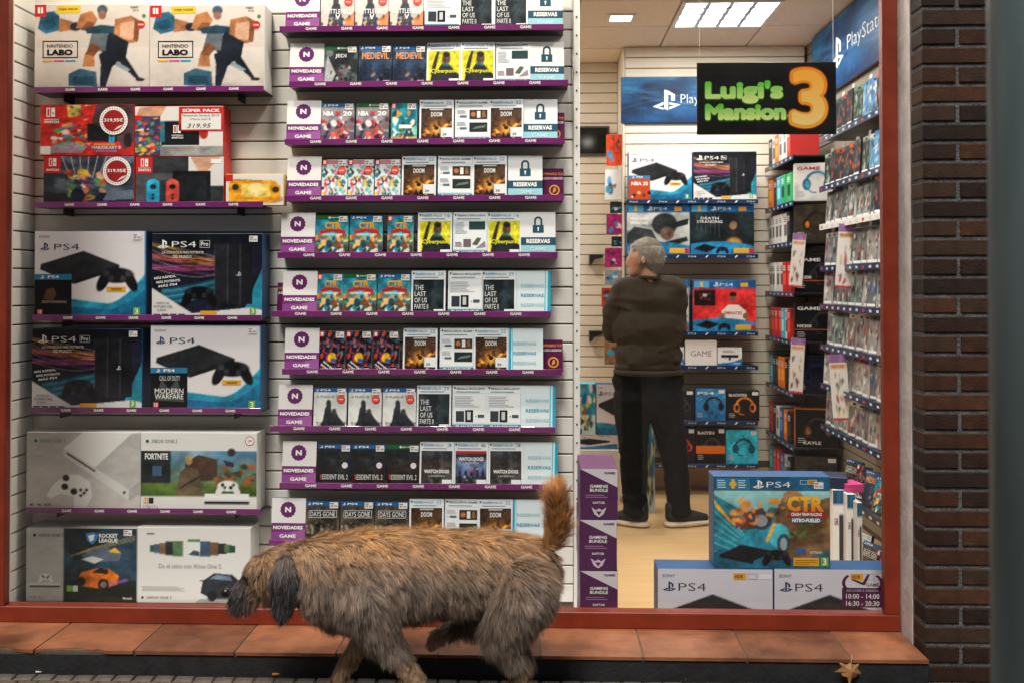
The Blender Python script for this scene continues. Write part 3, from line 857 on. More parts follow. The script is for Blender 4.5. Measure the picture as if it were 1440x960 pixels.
C_ps = mat('case_blue', (24, 70, 128), .25, var=0); C_xb = mat('case_green', (20, 96, 50), .25, var=0); C_sw = mat('case_clear', (196, 190, 190), .2, var=0)
C_cd = mat('card_edge', (60, 60, 64), .5, var=0); C_pu = mat('card_purple', (92, 26, 74), .5, var=0)
ITEM = {  # key: (print, width, height, depth, body, name, category, description)
    'nov': (card_nov, KW, KH, .016, C_cd, 'display_card', 'white and purple card with N badge'),
    'lock': (card_lock, KW, KH, .016, C_cd, 'display_card', 'white card with a dark teal padlock'),
    'res': (lambda: card_res3(1), KW, KH, .016, C_cd, 'display_card', 'pale card with cyan right edge'),
    'resl': (lambda: card_res3(-1), KW, KH, .016, C_cd, 'display_card', 'pale card with cyan left edge'),
    'bf': (cover_bf, CW, CH, .015, C_ps, 'game_case', 'blue game case with pale sky and soldier'),
    'jedi': (cover_jedi, CW, CH, .015, C_xb, 'game_case', 'green topped game case with grey snowy cover'),
    'med': (cover_medievil, CW, CH, .015, C_ps, 'game_case', 'blue game case with orange gothic title'),
    'nba': (lambda: cover_nba('ps'), CW, CH, .015, C_ps, 'game_case', 'blue game case with red basketball cover'),
    'nbx': (lambda: cover_nba('xb'), CW, CH, .015, C_xb, 'game_case', 'green game case with red basketball cover'),
    'teal': (cover_teal, SW, CH, .012, C_sw, 'game_case', 'narrow teal and orange game case'),
    'swr': (cover_swred, SW, CH, .012, C_sw, 'game_case', 'narrow game case crowded with red and turquoise art'),
    'mar': (cover_marvel, SW, CH, .012, C_sw, 'game_case', 'narrow dark game case with yellow figure'),
    'ctx': (lambda: cover_ctr('xb'), CW, CH, .015, C_xb, 'game_case', 'green topped game case with yellow racing title'),
    'ctp': (lambda: cover_ctr('ps'), CW, CH, .015, C_ps, 'game_case', 'blue topped game case with yellow racing title'),
    'cts': (lambda: cover_ctr('sw'), SW, CH, .012, C_sw, 'game_case', 'narrow game case with yellow racing title'),
    'pla': (cover_plague, CW, CH, .015, C_ps, 'game_case', 'blue topped white game case with dark seated figures'),
    'rep': (lambda: cover_re('ps'), CW, CH, .015, C_ps, 'game_case', 'blue topped near black game case'),
    'rex': (lambda: cover_re('xb'), CW, CH, .015, C_xb, 'game_case', 'green topped near black game case'),
    'day': (cover_days, CW, CH, .015, C_ps, 'game_case', 'blue topped brown game case with boxed white title'),
    'cyb': (sl_cyber, KW, KH, .016, C_ps, 'reservation_sleeve', 'white sleeve with yellow cover'),
    'doom': (sl_doom, KW, KH, .016, C_ps, 'reservation_sleeve', 'white sleeve with fiery orange cover'),
    'tlou': (sl_tlou, KW, KH, .016, C_ps, 'reservation_sleeve', 'white sleeve with black cover and stacked title'),
    'wd': (lambda: sl_watch(0), KW, KH, .016, C_ps, 'reservation_sleeve', 'white sleeve with dark grey cover'),
    'wdr': (lambda: sl_watch(1), KW, KH, .016, C_ps, 'reservation_sleeve', 'white sleeve with red banded bluish cover'),
    'rc': (lambda: sl_renove('c'), KW, KH, .016, C_cd, 'offer_card', 'white offer card with dark green picture'),
    'rn': (lambda: sl_renove('n'), KW, KH, .016, C_cd, 'offer_card', 'white offer card with two dark boxes pictured'),
    'ex': (lambda: sl_renove('ex'), KW, KH, .016, C_cd, 'offer_card', 'white offer card with two brown photo panels'),
    'used': (card_used, .1, .13, .006, C_pu, 'trade_in_card', 'small purple trade-in card with orange emblem'),
}
CATS = {'display_card': 'display card', 'game_case': 'game case', 'reservation_sleeve': 'game sleeve', 'offer_card': 'offer card', 'trade_in_card': 'display card'}
PM = {}
def item_meshes(k):
    if k not in PM:
        f, w, h, d, body, nm, desc = ITEM[k]
        PM[k] = (box_mesh(nm, w + .001, d, h + .001, body, .0012), f().mesh('cover_print', GLOSS if nm in ('game_case', 'reservation_sleeve') else None))
    return PM[k]
_p = Pr(.034, .024, Cv(4, 4, (226, 224, 222))); _p.rect(.06, .68, .5, .84, (150, 60, 60)); _p.text('39', .1, .2, .42, .52, (50, 50, 60), 2); _p.lines(.55, .2, .92, .5, 2, (90, 90, 96), 2, 1)
PRICE = _p.mesh('price_label')
_p = Pr(.034, .034); _p.disc(.5, .5, .017, (206, 50, 40), 0); _p.disc(.5, .5, .0145, (222, 76, 60), 1); _p.text('SÚPER', .2, .42, .8, .58, WHITE, 2)
STICK = _p.mesh('round_sticker')
TILT = R(-7)
def put_item(k, x, y, z, label, group, tilt=TILT, price=False, stick=False, rz=0.):
    body, pr = item_meshes(k)
    f, w, h, d, bm_, nm, desc = ITEM[k]
    o = ob(nm, body, None, (x, y, z), (tilt, 0, rz), label, CATS[nm], group)
    ob('cover_print', pr, o, (0, -d / 2 - .0006, .0005))
    if price: ob('price_label', PRICE, o, (w / 2 - .022, -d / 2 - .0030, h - .026))
    if stick: ob('round_sticker', STICK, o, (w / 2 - .024, -d / 2 - .0030, h - .062))
    return o

# ================================================================== game shelves in the window
M_purple = mat('purple_strip', (112, 42, 104), .22, var=.22, scale=3, stretch=(1, 1, 1), coat=.4)
YB, YS = .52, .412            # wall face, shelf front
def game_strip(x0, x1, first, step, y, w=.046, h=.0115):
    p = Pr(1, 1)
    x = first
    while x < x1 - .02:
        p.text('GAME', x - w / 2 + .5, (.005), x + w / 2 + .5, .005 + h, WHITE, 1, .03)
        x += step
    return p.mesh('lettering')
ROWN = ['top', 'second', 'third', 'fourth', 'fifth', 'sixth', 'seventh', 'eighth', 'ninth', 'lowest']
def Z4(v, oy): return oy + v * .3125
ROWS = [  # y offset of the zoom, strip x0,x1,y, first lettering, items (kind, x0, x1)
    (0, 42, 1320, 123, 185, [('nov', 75, 222), ('bf', 230, 380), ('bf', 382, 535), ('bf', 538, 692), ('rn', 697, 850), ('tlou', 852, 1003), ('tlou', 1005, 1160), ('lock', 1162, 1315)]),
    (0, 85, 1340, 373, 225, [('nov', 92, 240), ('jedi', 245, 393), ('med', 398, 547), ('med', 550, 702), ('cyb', 707, 855), ('cyb', 860, 1010), ('rc', 1018, 1168), ('lock', 1170, 1320)]),
    (0, 65, 1320, 633, 205, [('nov', 78, 227), ('nba', 230, 380), ('nbx', 383, 538), ('teal', 543, 663), ('doom', 673, 825), ('ex', 833, 985), ('doom', 987, 1137), ('lock', 1140, 1290), ('used', 1222, 1318)]),
    (0, 65, 1318, 888, 205, [('nov', 80, 228), ('swr', 232, 350), ('swr', 350, 468), ('swr', 470, 588), ('doom', 594, 745), ('ex', 758, 908), ('doom', 912, 1063), ('lock', 1073, 1222), ('used', 1215, 1316)]),
    (280, 33, 1293, 248, 175, [('nov', 50, 202), ('ctx', 206, 352), ('ctp', 357, 508), ('cts', 527, 645), ('cyb', 667, 817), ('rc', 825, 977), ('cyb', 980, 1125), ('lock', 1130, 1282)]),
    (280, 5, 1262, 513, 137, [('used', 30, 120), ('nov', 60, 210), ('cts', 213, 328), ('ctx', 330, 480), ('ctp', 484, 632), ('tlou', 637, 788), ('rn', 803, 953), ('tlou', 955, 1102), ('res', 1108, 1260)]),
    (280, 53, 1312, 772, 190, [('nov', 70, 217), ('mar', 220, 338), ('mar', 340, 460), ('mar', 463, 582), ('doom', 600, 750), ('ex', 765, 917), ('doom', 919, 1069), ('resl', 1075, 1225), ('used', 1212, 1310)]),
    (530, 0, 1283, 229, 130, [('nov', 38, 188), ('pla', 193, 348), ('pla', 352, 503), ('pla', 507, 657), ('tlou', 662, 812), ('rn', 823, 973), ('rn', 978, 1127), ('res', 1130, 1283)]),
    (530, 42, 1292, 486, 183, [('nov', 55, 208), ('rep', 217, 362), ('rep', 370, 518), ('rex', 525, 670), ('wd', 675, 825), ('wdr', 830, 978), ('wd', 985, 1135), ('res', 1140, 1292)]),
    (530, -5, 1245, 745, 120, [('nov', 8, 158), ('day', 162, 310), ('day', 316, 470), ('day', 473, 622), ('doom', 630, 778), ('ex', 788, 938), ('doom', 940, 1088), ('resl', 1093, 1240)]),
]
for ri, (oy, sx0, sx1, sy, sl, items) in enumerate(ROWS):
    py = Z4(sy, oy)
    a = pt(380 + sx0 * .3125, py, YS); b = pt(380 + sx1 * .3125, py, YS)
    zc = pt(600, py, YS).z
    zb = zc - .014
    rn_ = ROWN[ri]
    sh = ob('game_shelf', span_mesh('game_shelf', a.x, b.x, YS + .002, YB - .0005, zb, zb + .006, M_shelf, .001), None, label='long black game shelf with purple edge, %s of the ten' % rn_, cat='shelf', group='game shelves in the window')
    st = ob('price_strip', span_mesh('price_strip', a.x, b.x, YS - .002, YS + .0015, zb - .002, zb + .022, M_purple, .0008), sh)
    fx = pt(380 + sl * .3125, py, YS).x
    ob('lettering', game_strip(a.x, b.x, fx, .1455, 0), st, (0, YS - .0026, zb))
    n = 0
    for k, x0, x1 in items:
        xc = (pt(380 + x0 * .3125, py - 20, .437).x + pt(380 + x1 * .3125, py - 20, .437).x) / 2
        behind = k == 'used'
        n += 0 if behind else 1
        lab = '%s, %s from left, %s game shelf' % (ITEM[k][6], ORD[n - 1], rn_) if not behind else '%s behind the row on the %s game shelf' % (ITEM[k][6], rn_)
        nm = ITEM[k][5]
        put_item(k, xc, (.468 if behind else .430) + rnd.uniform(-.002, .002), zb + .0062, lab, None, TILT + rnd.uniform(-.012, .012), price=nm == 'game_case', stick=(k in ('bf', 'pla', 'swr')), rz=rnd.uniform(-.035, .035))

# ================================================================== console boxes
M_box = {k: mat('box_' + k, c, .45, var=.04) for k, c in {'white': (224, 220, 216), 'blue': (26, 74, 122), 'black': (24, 26, 30), 'red': (196, 40, 36), 'yellow': (228, 190, 90), 'grey': (196, 192, 190), 'purple': (84, 34, 84), 'green': (60, 170, 110), 'cyan': (50, 180, 210), 'orange': (226, 120, 36), 'navy': (22, 34, 66), 'brown': (120, 84, 50)}.items()}
def console_box(px0, px1, py0, py1, yf, dep, prf, body, label, group=None, cat='console box', name='console_box', res=None, zbase=None, rz=0., price=None, sticker=None):
    ym = (py0 + py1) / 2
    a, b = pt(px0, ym, yf), pt(px1, ym, yf)
    zt = pt((px0 + px1) / 2, py0, yf).z
    zb = zbase if zbase is not None else pt((px0 + px1) / 2, py1, yf).z
    W, H = b.x - a.x, zt - zb
    o = ob(name, box_mesh(name, W, dep, H, M_box[body], .002), None, ((a.x + b.x) / 2, yf + dep / 2, zb), (0, 0, rz), label, cat, group)
    if prf:
        pr = prf(W - .003, H - .003)
        ob('front_print', pr.mesh('front_print'), o, (0, -dep / 2 - .0006, .0015))
    if price: ob('price_label', PRICE, o, (price[0] * W, -dep / 2 - .0035, price[1] * H))
    if sticker: ob('round_sticker', sticker, o, (0, -dep / 2 - .004, 0))
    return o
def WV(x): return .2 + .05 * math.cos(3.3 * x) + 1.9 * max(0, x - .66) ** 1.5
def art_slim(game=None, wide=110):
    def f(W, H):
        c = Cv(wide, int(wide * H / W), (222, 218, 220)); c.grad(.0, 1, (232, 226, 226), (214, 210, 216))
        # wave of blue rising to the right
        xs = np.linspace(.0, 1, 24)
        c.poly([(.0, 0)] + [(x, WV(x)) for x in xs] + [(1, 0)], (36, 136, 172))
        c.poly([(.0, 0)] + [(x, WV(x) * .7 - .02) for x in xs] + [(1, 0)], (26, 104, 146))
        c.line([(x, WV(x)) for x in xs], .008, (150, 216, 230), .8)
        c.rect(.985, 0, 1, 1, (30, 90, 140))
        # console
        c.poly([(.06, .62), (.44, .77), (.76, .61), (.36, .44)], (34, 36, 40)); c.poly([(.06, .62), (.36, .44), (.36, .39), (.05, .56)], (16, 17, 20)); c.poly([(.36, .44), (.76, .61), (.76, .56), (.36, .39)], (24, 25, 29)); c.line([(.06, .6), (.36, .42)], .004, (90, 92, 98))
        c.pad(.74, .49, .15, ay=W / H)
        p = Pr(W, H, c)
        p.text('SONY', .035, .925, .14, .952, (40, 50, 66), 2, .0); p.pslogo(.09, .785, .085, (26, 62, 104)); p.text('PS4', .175, .785, .4, .855, (30, 44, 70), 2, -.01)
        p.rect(.65, .3, .82, .36, (222, 160, 40), 2); p.lines(.69, .315, .79, .345, 2, (120, 84, 20), 2, 3); p.rect(.89, .03, .95, .12, (110, 170, 60), 2); p.text('3', .905, .045, .935, .105, WHITE, 3)
        if game:
            p.rect(0, .0, .335, .50, (14, 16, 20), 3); p.rect(0, .44, .335, .505, (40, 120, 160), 4); p.pslogo(.07, .452, .04, WHITE, 5); p.text('PS4', .12, .456, .22, .49, WHITE, 5)
            if game == 'ds':
                p.poly([(.08, .22), (.11, .33), (.17, .35), (.2, .27), (.16, .2)], (92, 62, 44), 4); p.text('DEATH STRANDING', .07, .17, .29, .2, (190, 180, 160), 5, 0)
            elif game == 'nba':
                p.rect(0, 0, .335, .44, (180, 70, 30), 4); p.text('NBA 20', .04, .3, .3, .38, WHITE, 6); [p.disc(.08 + .08 * i, .1 + .05 * (i % 2), .012, [(60, 24, 20), (226, 170, 110), (120, 40, 24)][i % 3], 5, 12) for i in range(4)]
            else:
                p.poly([(.04, .12), (.1, .36), (.17, .25), (.24, .37), (.31, .1)], (70, 74, 76), 4); p.text('CALL OF DUTY', .08, .35, .27, .41, (170, 172, 172), 5, .03); p.text('MODERN', .04, .2, .3, .26, WHITE, 5, .0); p.text('WARFARE', .04, .135, .3, .195, WHITE, 5, .0)
            p.rect(.025, .03, .075, .1, (190, 40, 40), 5); p.text('18', .035, .045, .066, .09, WHITE, 6)
        return p
    return f
def art_pro(wide=110):
    def f(W, H):
        c = Cv(wide, int(wide * H / W), (14, 16, 22)); c.noise(3, (30, 34, 60), .6, 4)
        for k in range(16):
            t = k / 15.; col = [(236, 170, 40), (230, 110, 60), (210, 60, 110), (150, 60, 150)][min(3, int(t * 4))]
            c.line([(x, .86 - .3 * t - (.42 - .25 * t) * x + .28 * x * x + .05 * math.sin(5 * x + k)) for x in np.linspace(-.02, .62, 14)], .02 if k % 3 else .008, col if k % 3 else (250, 214, 190), .55, 1.)
        for k in range(9):
            c.line([(x, .17 + .022 * k + .35 * (x - .1) ** 1.5) for x in np.linspace(.1, .6, 10)], .018, [(30, 150, 180), (80, 200, 220), (20, 100, 140)][k % 3], .7, 1.)
        c.poly([(.9, .3), (1, .6), (1, 0), (.8, 0)], (40, 150, 180), .8)
        c.poly([(0, 0), (0, .36), (.44, .0)], (220, 216, 214)); c.rect(.44, 0, 1, .06, (214, 212, 212)); c.poly([(.4, 0), (.36, .06), (.9, .13), (1, .1), (1, 0)], (218, 216, 214))
        for k in range(3): c.poly([(.57 + k * .115, .16), (.57 + k * .115, .87), (.68 + k * .115, .88), (.68 + k * .115, .17)], (30 - 4 * k, 31 - 4 * k, 36 - 4 * k)); c.line([(.57 + k * .115, .16), (.57 + k * .115, .87)], .004, (74, 76, 84))
        c.pad(.43, .30, .13, (12, 12, 15), (40, 40, 46), ay=W / H)
        p = Pr(W, H, c)
        p.pslogo(.1, .83, .1, WHITE); p.text('PS4', .18, .84, .4, .91, WHITE, 2, -.01); p.frame(.435, .835, .525, .92, .0012, WHITE, 2); p.text('Pro', .447, .855, .512, .905, WHITE, 3, .01)
        p.text('LA CONSOLA MÁS POTENTE', .09, .765, .47, .8, WHITE, 3, .0); p.text('DEL MUNDO', .19, .71, .36, .745, WHITE, 3, .0)
        for k, t in enumerate(('MÁS RÁPIDA.', 'MÁS POTENTE.', 'MÁS PS4')): p.text(t, .02 + .02 * k, .455 - .048 * k, (.02 + .02 * k) + (.2, .22, .17)[k], .49 - .048 * k, WHITE, 3, .02, rise=.03)
        for k, t in enumerate(('ÚNETE AL', 'FUTURO DEL', 'JUEGO')): p.text(t, (.04, .02, .05)[k], .165 - .045 * k, (.16, .19, .13)[k], .195 - .045 * k, (40, 50, 70), 3, .0)
        for k in range(4): p.rect(.015 + k * .075, .015, .075 + k * .075, .05, (40, 60, 84), 2)
        p.rect(.44, .025, .59, .085, (222, 160, 40), 2); p.rect(.89, .04, .945, .12, (110, 170, 60), 2); p.text('3', .905, .05, .93, .11, WHITE, 3); p.pslogo(.79, .5, .05, (190, 190, 196)); return p
    return f
def art_labo(W, H):
    c = Cv(110, int(110 * H / W), (214, 204, 196)); c.grad(0, .5, (190, 182, 174), (222, 212, 204)); br, bd, bl = (176, 116, 74), (128, 78, 48), (40, 96, 124)
    c.ell(.58, .06, .3, .03, (150, 144, 138), .6, .99)
    c.poly([(.03, .72), (.06, .9), (.17, .92), (.22, .86), (.22, .7), (.1, .66)], bl); c.poly([(.05, .8), (.16, .84), (.2, .74), (.1, .7)], (28, 70, 96))
    c.poly([(.21, .68), (.22, .84), (.33, .8), (.34, .7)], br); c.ell(.36, .74, .05, .05, (40, 44, 54)); c.poly([(.36, .72), (.4, .88), (.5, .92), (.55, .82), (.5, .7)], br); c.poly([(.4, .7), (.46, .8), (.53, .78), (.5, .68)], bd)
    c.ell(.59, .93, .045, .055, (70, 84, 100)); c.ell(.59, .87, .035, .05, (150, 108, 86)); c.poly([(.43, .72), (.58, .76), (.7, .74), (.7, .66), (.46, .66)], (34, 66, 84))
    c.poly([(.69, .58), (.7, .82), (.84, .86), (.92, .8), (.9, .56), (.76, .53)], br); c.poly([(.74, .6), (.75, .78), (.87, .8), (.86, .58)], (214, 170, 140)); c.poly([(.84, .86), (.92, .8), (.9, .56), (.86, .58), (.87, .8)], bd)
    c.poly([(.66, .68), (.82, .56), (.8, .4), (.62, .38), (.56, .5)], (26, 32, 44)); c.poly([(.56, .42), (.7, .5), (.8, .4), (.68, .28), (.62, .04), (.57, .04), (.58, .3)], (24, 30, 42)); c.poly([(.74, .5), (.84, .3), (.92, .14), (.9, .12), (.8, .24), (.7, .4)], (22, 26, 36))
    c.poly([(.46, .46), (.5, .66), (.64, .66), (.62, .46)], (100, 110, 118)); c.poly([(.42, .28), (.44, .42), (.52, .44), (.53, .28)], br); c.poly([(.44, .42), (.5, .56), (.58, .5), (.52, .4)], bd)
    c.poly([(.3, .06), (.3, .2), (.4, .26), (.54, .22), (.55, .05)], (44, 84, 104)); c.poly([(.33, .08), (.34, .17), (.52, .17), (.52, .07)], (30, 60, 78)); c.poly([(.7, .3), (.72, .34), (.84, .24), (.8, .22)], (130, 150, 160)); c.ell(.6, .03, .05, .025, (36, 34, 38)); c.ell(.92, .13, .04, .02, (36, 34, 38))
    p = Pr(W, H, c)
    p.rect(0, .86, .1, 1, (196, 40, 36), 1); p.rect(.025, .9, .045, .97, WHITE, 2); p.rect(.052, .9, .072, .97, WHITE, 2)
    p.rect(.19, .9, .4, .985, (226, 192, 50), 2); p.text('CAJA VACIA', .21, .925, .38, .96, (60, 50, 20), 3, .02)
    p.frame(.07, .38, .38, .58, .004, (24, 24, 26), 2); p.text('NINTENDO', .11, .5, .335, .54, (24, 24, 26), 3, .01); p.text('LABO', .11, .41, .335, .48, (24, 24, 26), 3, .05)
    for k, cc in enumerate(((226, 170, 40), (200, 80, 130), (50, 150, 190))): p.rect(.07 + k * .1, .335, .16 + k * .1, .355, cc, 2)
    p.text('ROBOT', .84, .95, .91, .975, (40, 40, 44), 3); p.text('KIT 02', .86, .915, .91, .935, (40, 40, 44), 3); p.disc(.955, .86, .008, (60, 140, 80), 2, 14); p.disc(.93, .76, .017, (196, 44, 40), 2, 20); p.text('SÚPER', .905, .75, .955, .775, WHITE, 3); return p
def sw_logo(p, x, z, q, c=WHITE, l=3):
    a = p.H / p.W
    p.rect(x - .48 * q * a, z, x - .06 * q * a, z + q, c, l); p.rect(x + .06 * q * a, z, x + .48 * q * a, z + q, c, l); p.rect(x - .36 * q * a, z + .12 * q, x - .16 * q * a, z + .88 * q, (196, 40, 36), l + 1); p.disc(x + .27 * q * a, z + .4 * q, .1 * q * p.H, (196, 40, 36), l + 1, 10)
def joy(c, x, y, h, col):
    c.ell(x, y + h * .3, h * .14, h * .2, col); c.ell(x, y - h * .3, h * .14, h * .2, col); c.rect(x - h * .14, y - h * .3, x + h * .14, y + h * .3, col); c.ell(x, y + h * .2, h * .07, h * .1, (30, 30, 34)); c.ell(x, y - h * .12, h * .03, h * .05, (30, 30, 34)); c.ell(x, y - h * .26, h * .03, h * .05, (30, 30, 34))
CART = [(214, 60, 50), (240, 190, 60), (60, 120, 180), (240, 230, 220), (90, 60, 50), (80, 160, 90), (230, 150, 110)]
def art_sw1(W, H):
    c = Cv(100, int(100 * H / W), (198, 42, 36)); c.poly([(.28, .99), (.44, .99), (.4, .78), (.3, .74)], (226, 190, 90)); c.blobs(60, 40, CART, (.14, .14, .5, .62), .02, .06); c.blobs(20, 41, CART, (.3, .7, .5, .98), .015, .04)
    c.poly([(.5, .28), (.5, .62), (.82, .66), (.82, .26)], (26, 28, 34)); c.poly([(.55, .66), (.6, 1), (1, 1), (1, .3), (.9, .1), (.82, .3)], (50, 60, 66), .8); joy(c, .76, .34, .2, (50, 150, 190)); joy(c, .93, .3, .28, (40, 30, 34)); c.poly([(.04, .16), (.3, .28), (.5, .18), (.45, .06), (.1, .05)], (150, 170, 200), .7)
    p = Pr(W, H, c); sw_logo(p, .11, .76, .18); p.text('NINTENDO', .04, .69, .2, .72, WHITE); p.text('SWITCH', .04, .635, .2, .68, WHITE, 3, .04); p.rect(.0, .02, .11, .18, (226, 226, 216), 2); p.rect(.57, .19, .8, .23, (220, 140, 60), 2); p.text('MARIOKART 8', .55, .12, .86, .18, (190, 200, 220), 3, .03); p.text('DELUXE', .6, .06, .82, .1, (110, 140, 200), 3, .02); return p
def art_sw2(W, H):
    c = Cv(100, int(100 * H / W), (222, 216, 212)); c.rect(0, .0, 1, .2, (130, 128, 126)); c.noise(6, (170, 168, 166), .7, 3, box=(0, 0, 1, .2)); c.rect(.3, .22, .73, .7, (26, 28, 32)); c.poly([(.26, .7), (.36, 1), (.2, 1), (.05, .96), (.02, .8)], (200, 150, 120)); c.ell(.78, .46, .05, .12, (190, 50, 44)); c.rect(.25, .28, .34, .7, (40, 110, 130)); c.rect(.0, .0, .29, .8, (70, 60, 90)); c.blobs(70, 44, CART, (.0, .03, .29, .76), .015, .05)
    p = Pr(W, H, c); p.rect(.0, .72, .08, .82, (196, 40, 36), 2); sw_logo(p, .48, .46, .16); p.text('NINTENDO', .42, .4, .55, .425, WHITE); p.text('SWITCH', .42, .345, .55, .385, WHITE, 3, .04)
    p.rect(.5, .5, 1.0, .99, (196, 36, 34), 3); p.rect(.53, .53, .98, .85, (226, 222, 218), 4); p.text('SÚPER PACK', .54, .88, .97, .96, WHITE, 5, .04); p.text('Nintendo Switch 2019', .54, .79, .96, .84, (50, 44, 44), 5, .0); p.text('+Mario kart 8', .62, .72, .86, .76, (50, 44, 44), 5, .0); p.text('319,95', .59, .55, .85, .65, (24, 22, 22), 5, .0, skew=.2); return p
def art_sw3(W, H):
    c = Cv(100, int(100 * H / W), (50, 56, 70)); c.noise(5, (110, 120, 134), .8, 2); c.poly([(0, .5), (0, .3), (.4, .2), (1, .1), (1, 0), (0, 0)], (36, 34, 40)); [c.line([(.2 + .1 * k, 1), (.3 + .06 * k, .55)], .006, (230, 230, 240), .8) for k in range(6)]
    c.blobs(50, 47, CART + [(40, 50, 90), (30, 34, 50)], (.28, .1, .72, .68), .03, .08); c.ell(.38, .2, .08, .14, (30, 34, 56)); c.ell(.66, .14, .08, .12, (30, 34, 56)); c.poly([(.65, .1), (.72, .3), (.98, .32), (1, .14)], (100, 116, 134))
    p = Pr(W, H, c); p.rect(0, .66, .19, 1, (196, 40, 36), 1); sw_logo(p, .1, .8, .16); p.text('SWITCH', .03, .7, .17, .745, WHITE, 3, .04); return p
def art_sw4(W, H):
    c = Cv(100, int(100 * H / W), (46, 48, 52)); c.rect(.6, .4, 1, 1, (220, 216, 214)); c.rect(.0, .0, .45, .66, (214, 212, 210), .15); c.poly([(.62, 1), (.7, .72), (.8, .66), (.86, .8), (.98, 1)], (206, 160, 134)); c.rect(.42, .05, .85, .7, (22, 24, 28)); c.rect(.48, .12, .8, .6, (32, 36, 42)); joy(c, .2, .28, .52, (40, 150, 186)); c.rect(.275, .03, .355, .52, (44, 48, 54)); joy(c, .42, .28, .52, (214, 78, 66)); c.rect(.5, 0, 1, .04, (196, 194, 192))
    p = Pr(W, H, c); p.rect(0, .66, .19, 1, (196, 40, 36), 1); sw_logo(p, .1, .8, .16); p.text('SWITCH', .03, .7, .17, .745, WHITE, 3, .04); p.text('NINTENDO', .03, .755, .17, .78, WHITE, 3, .0); p.rect(.86, .86, .97, .95, WHITE, 2); return p
def art_lite(W, H):
    c = Cv(60, int(60 * H / W), (226, 222, 218)); c.ell(.75, .2, .25, .14, (206, 160, 134)); c.poly([(.06, .12), (.05, .7), (.14, .84), (.85, .78), (.94, .62), (.94, .2), (.85, .1)], (222, 150, 30)); c.rect(.27, .26, .77, .7, (232, 196, 90)); c.ell(.52, .5, .14, .22, (236, 214, 140)); c.ell(.17, .58, .06, .1, (60, 50, 40)); c.ell(.86, .5, .06, .1, (60, 50, 40))
    p = Pr(W, H, c); p.rect(0, .78, .12, 1, (196, 40, 36), 2); return p
def xb_head(p, x, z, q, col=(40, 100, 60)):
    p.disc(x, z + q / 2, q * p.H * .5, col, 2, 16); p.text('XBOX ONE S', x + .035, z, x + .26, z + q, col, 2, .0)
def xbpad(c, x, y, q, ay):
    c.ell(x, y, q, q * .5 * ay, (232, 232, 230), soft=.2); [c.ell(x + k * q * .75, y - q * .35 * ay, q * .33, q * .6 * ay, (226, 226, 224), soft=.2, rot=k * .35) for k in (-1, 1)]; c.ell(x - q * .5, y + q * .1 * ay, q * .17, q * .17 * ay, (30, 30, 32)); c.ell(x + q * .28, y - q * .15 * ay, q * .17, q * .17 * ay, (30, 30, 32)); c.ell(x + q * .55, y + q * .1 * ay, q * .14, q * .14 * ay, (60, 62, 64)); c.ell(x - q * .28, y - q * .15 * ay, q * .14, q * .14 * ay, (60, 62, 64))
def art_xb1(W, H):
    c = Cv(110, int(110 * H / W), (186, 180, 178)); c.grad(0, 1, (196, 190, 186), (172, 168, 166))
    c.poly([(.33, .8), (.5, 1), (1, 1), (1, .62), (.9, .28)], (224, 222, 220)); c.poly([(.6, .55), (.92, .98), (1, 1), (1, .62), (.9, .28)], (176, 174, 172)); c.poly([(.33, .8), (.9, .28), (.9, .14), (.33, .7)], (206, 204, 202)); c.poly([(.9, .28), (1, .38), (1, .22), (.9, .14)], (160, 158, 156)); c.line([(.36, .73), (.6, .51)], .012, (36, 36, 38)); c.ell(.86, .24, .012, .02, (40, 40, 40))
    c.poly([(.18, .2), (.24, .34), (.36, .46), (.46, .46), (.56, .38), (.58, .2), (.52, .02), (.42, .02), (.42, .18), (.3, .22), (.22, .16)], (224, 222, 220)); [c.ell(x, y, .03, .04, (34, 34, 36)) for x, y in ((.35, .42), (.42, .25), (.34, .31))]; [c.ell(x, y, .014, .019, (40, 50, 46)) for x, y in ((.48, .27), (.51, .23), (.48, .2), (.53, .27))]
    p = Pr(W, H, c); xb_head(p, .08, .87, .045, (50, 110, 60)); p.text('4K', .03, .06, .065, .095, (60, 60, 62), 2); p.text('4K', .095, .06, .135, .095, (60, 60, 62), 2); p.text('HDR', .155, .06, .22, .095, (60, 60, 62), 2); return p
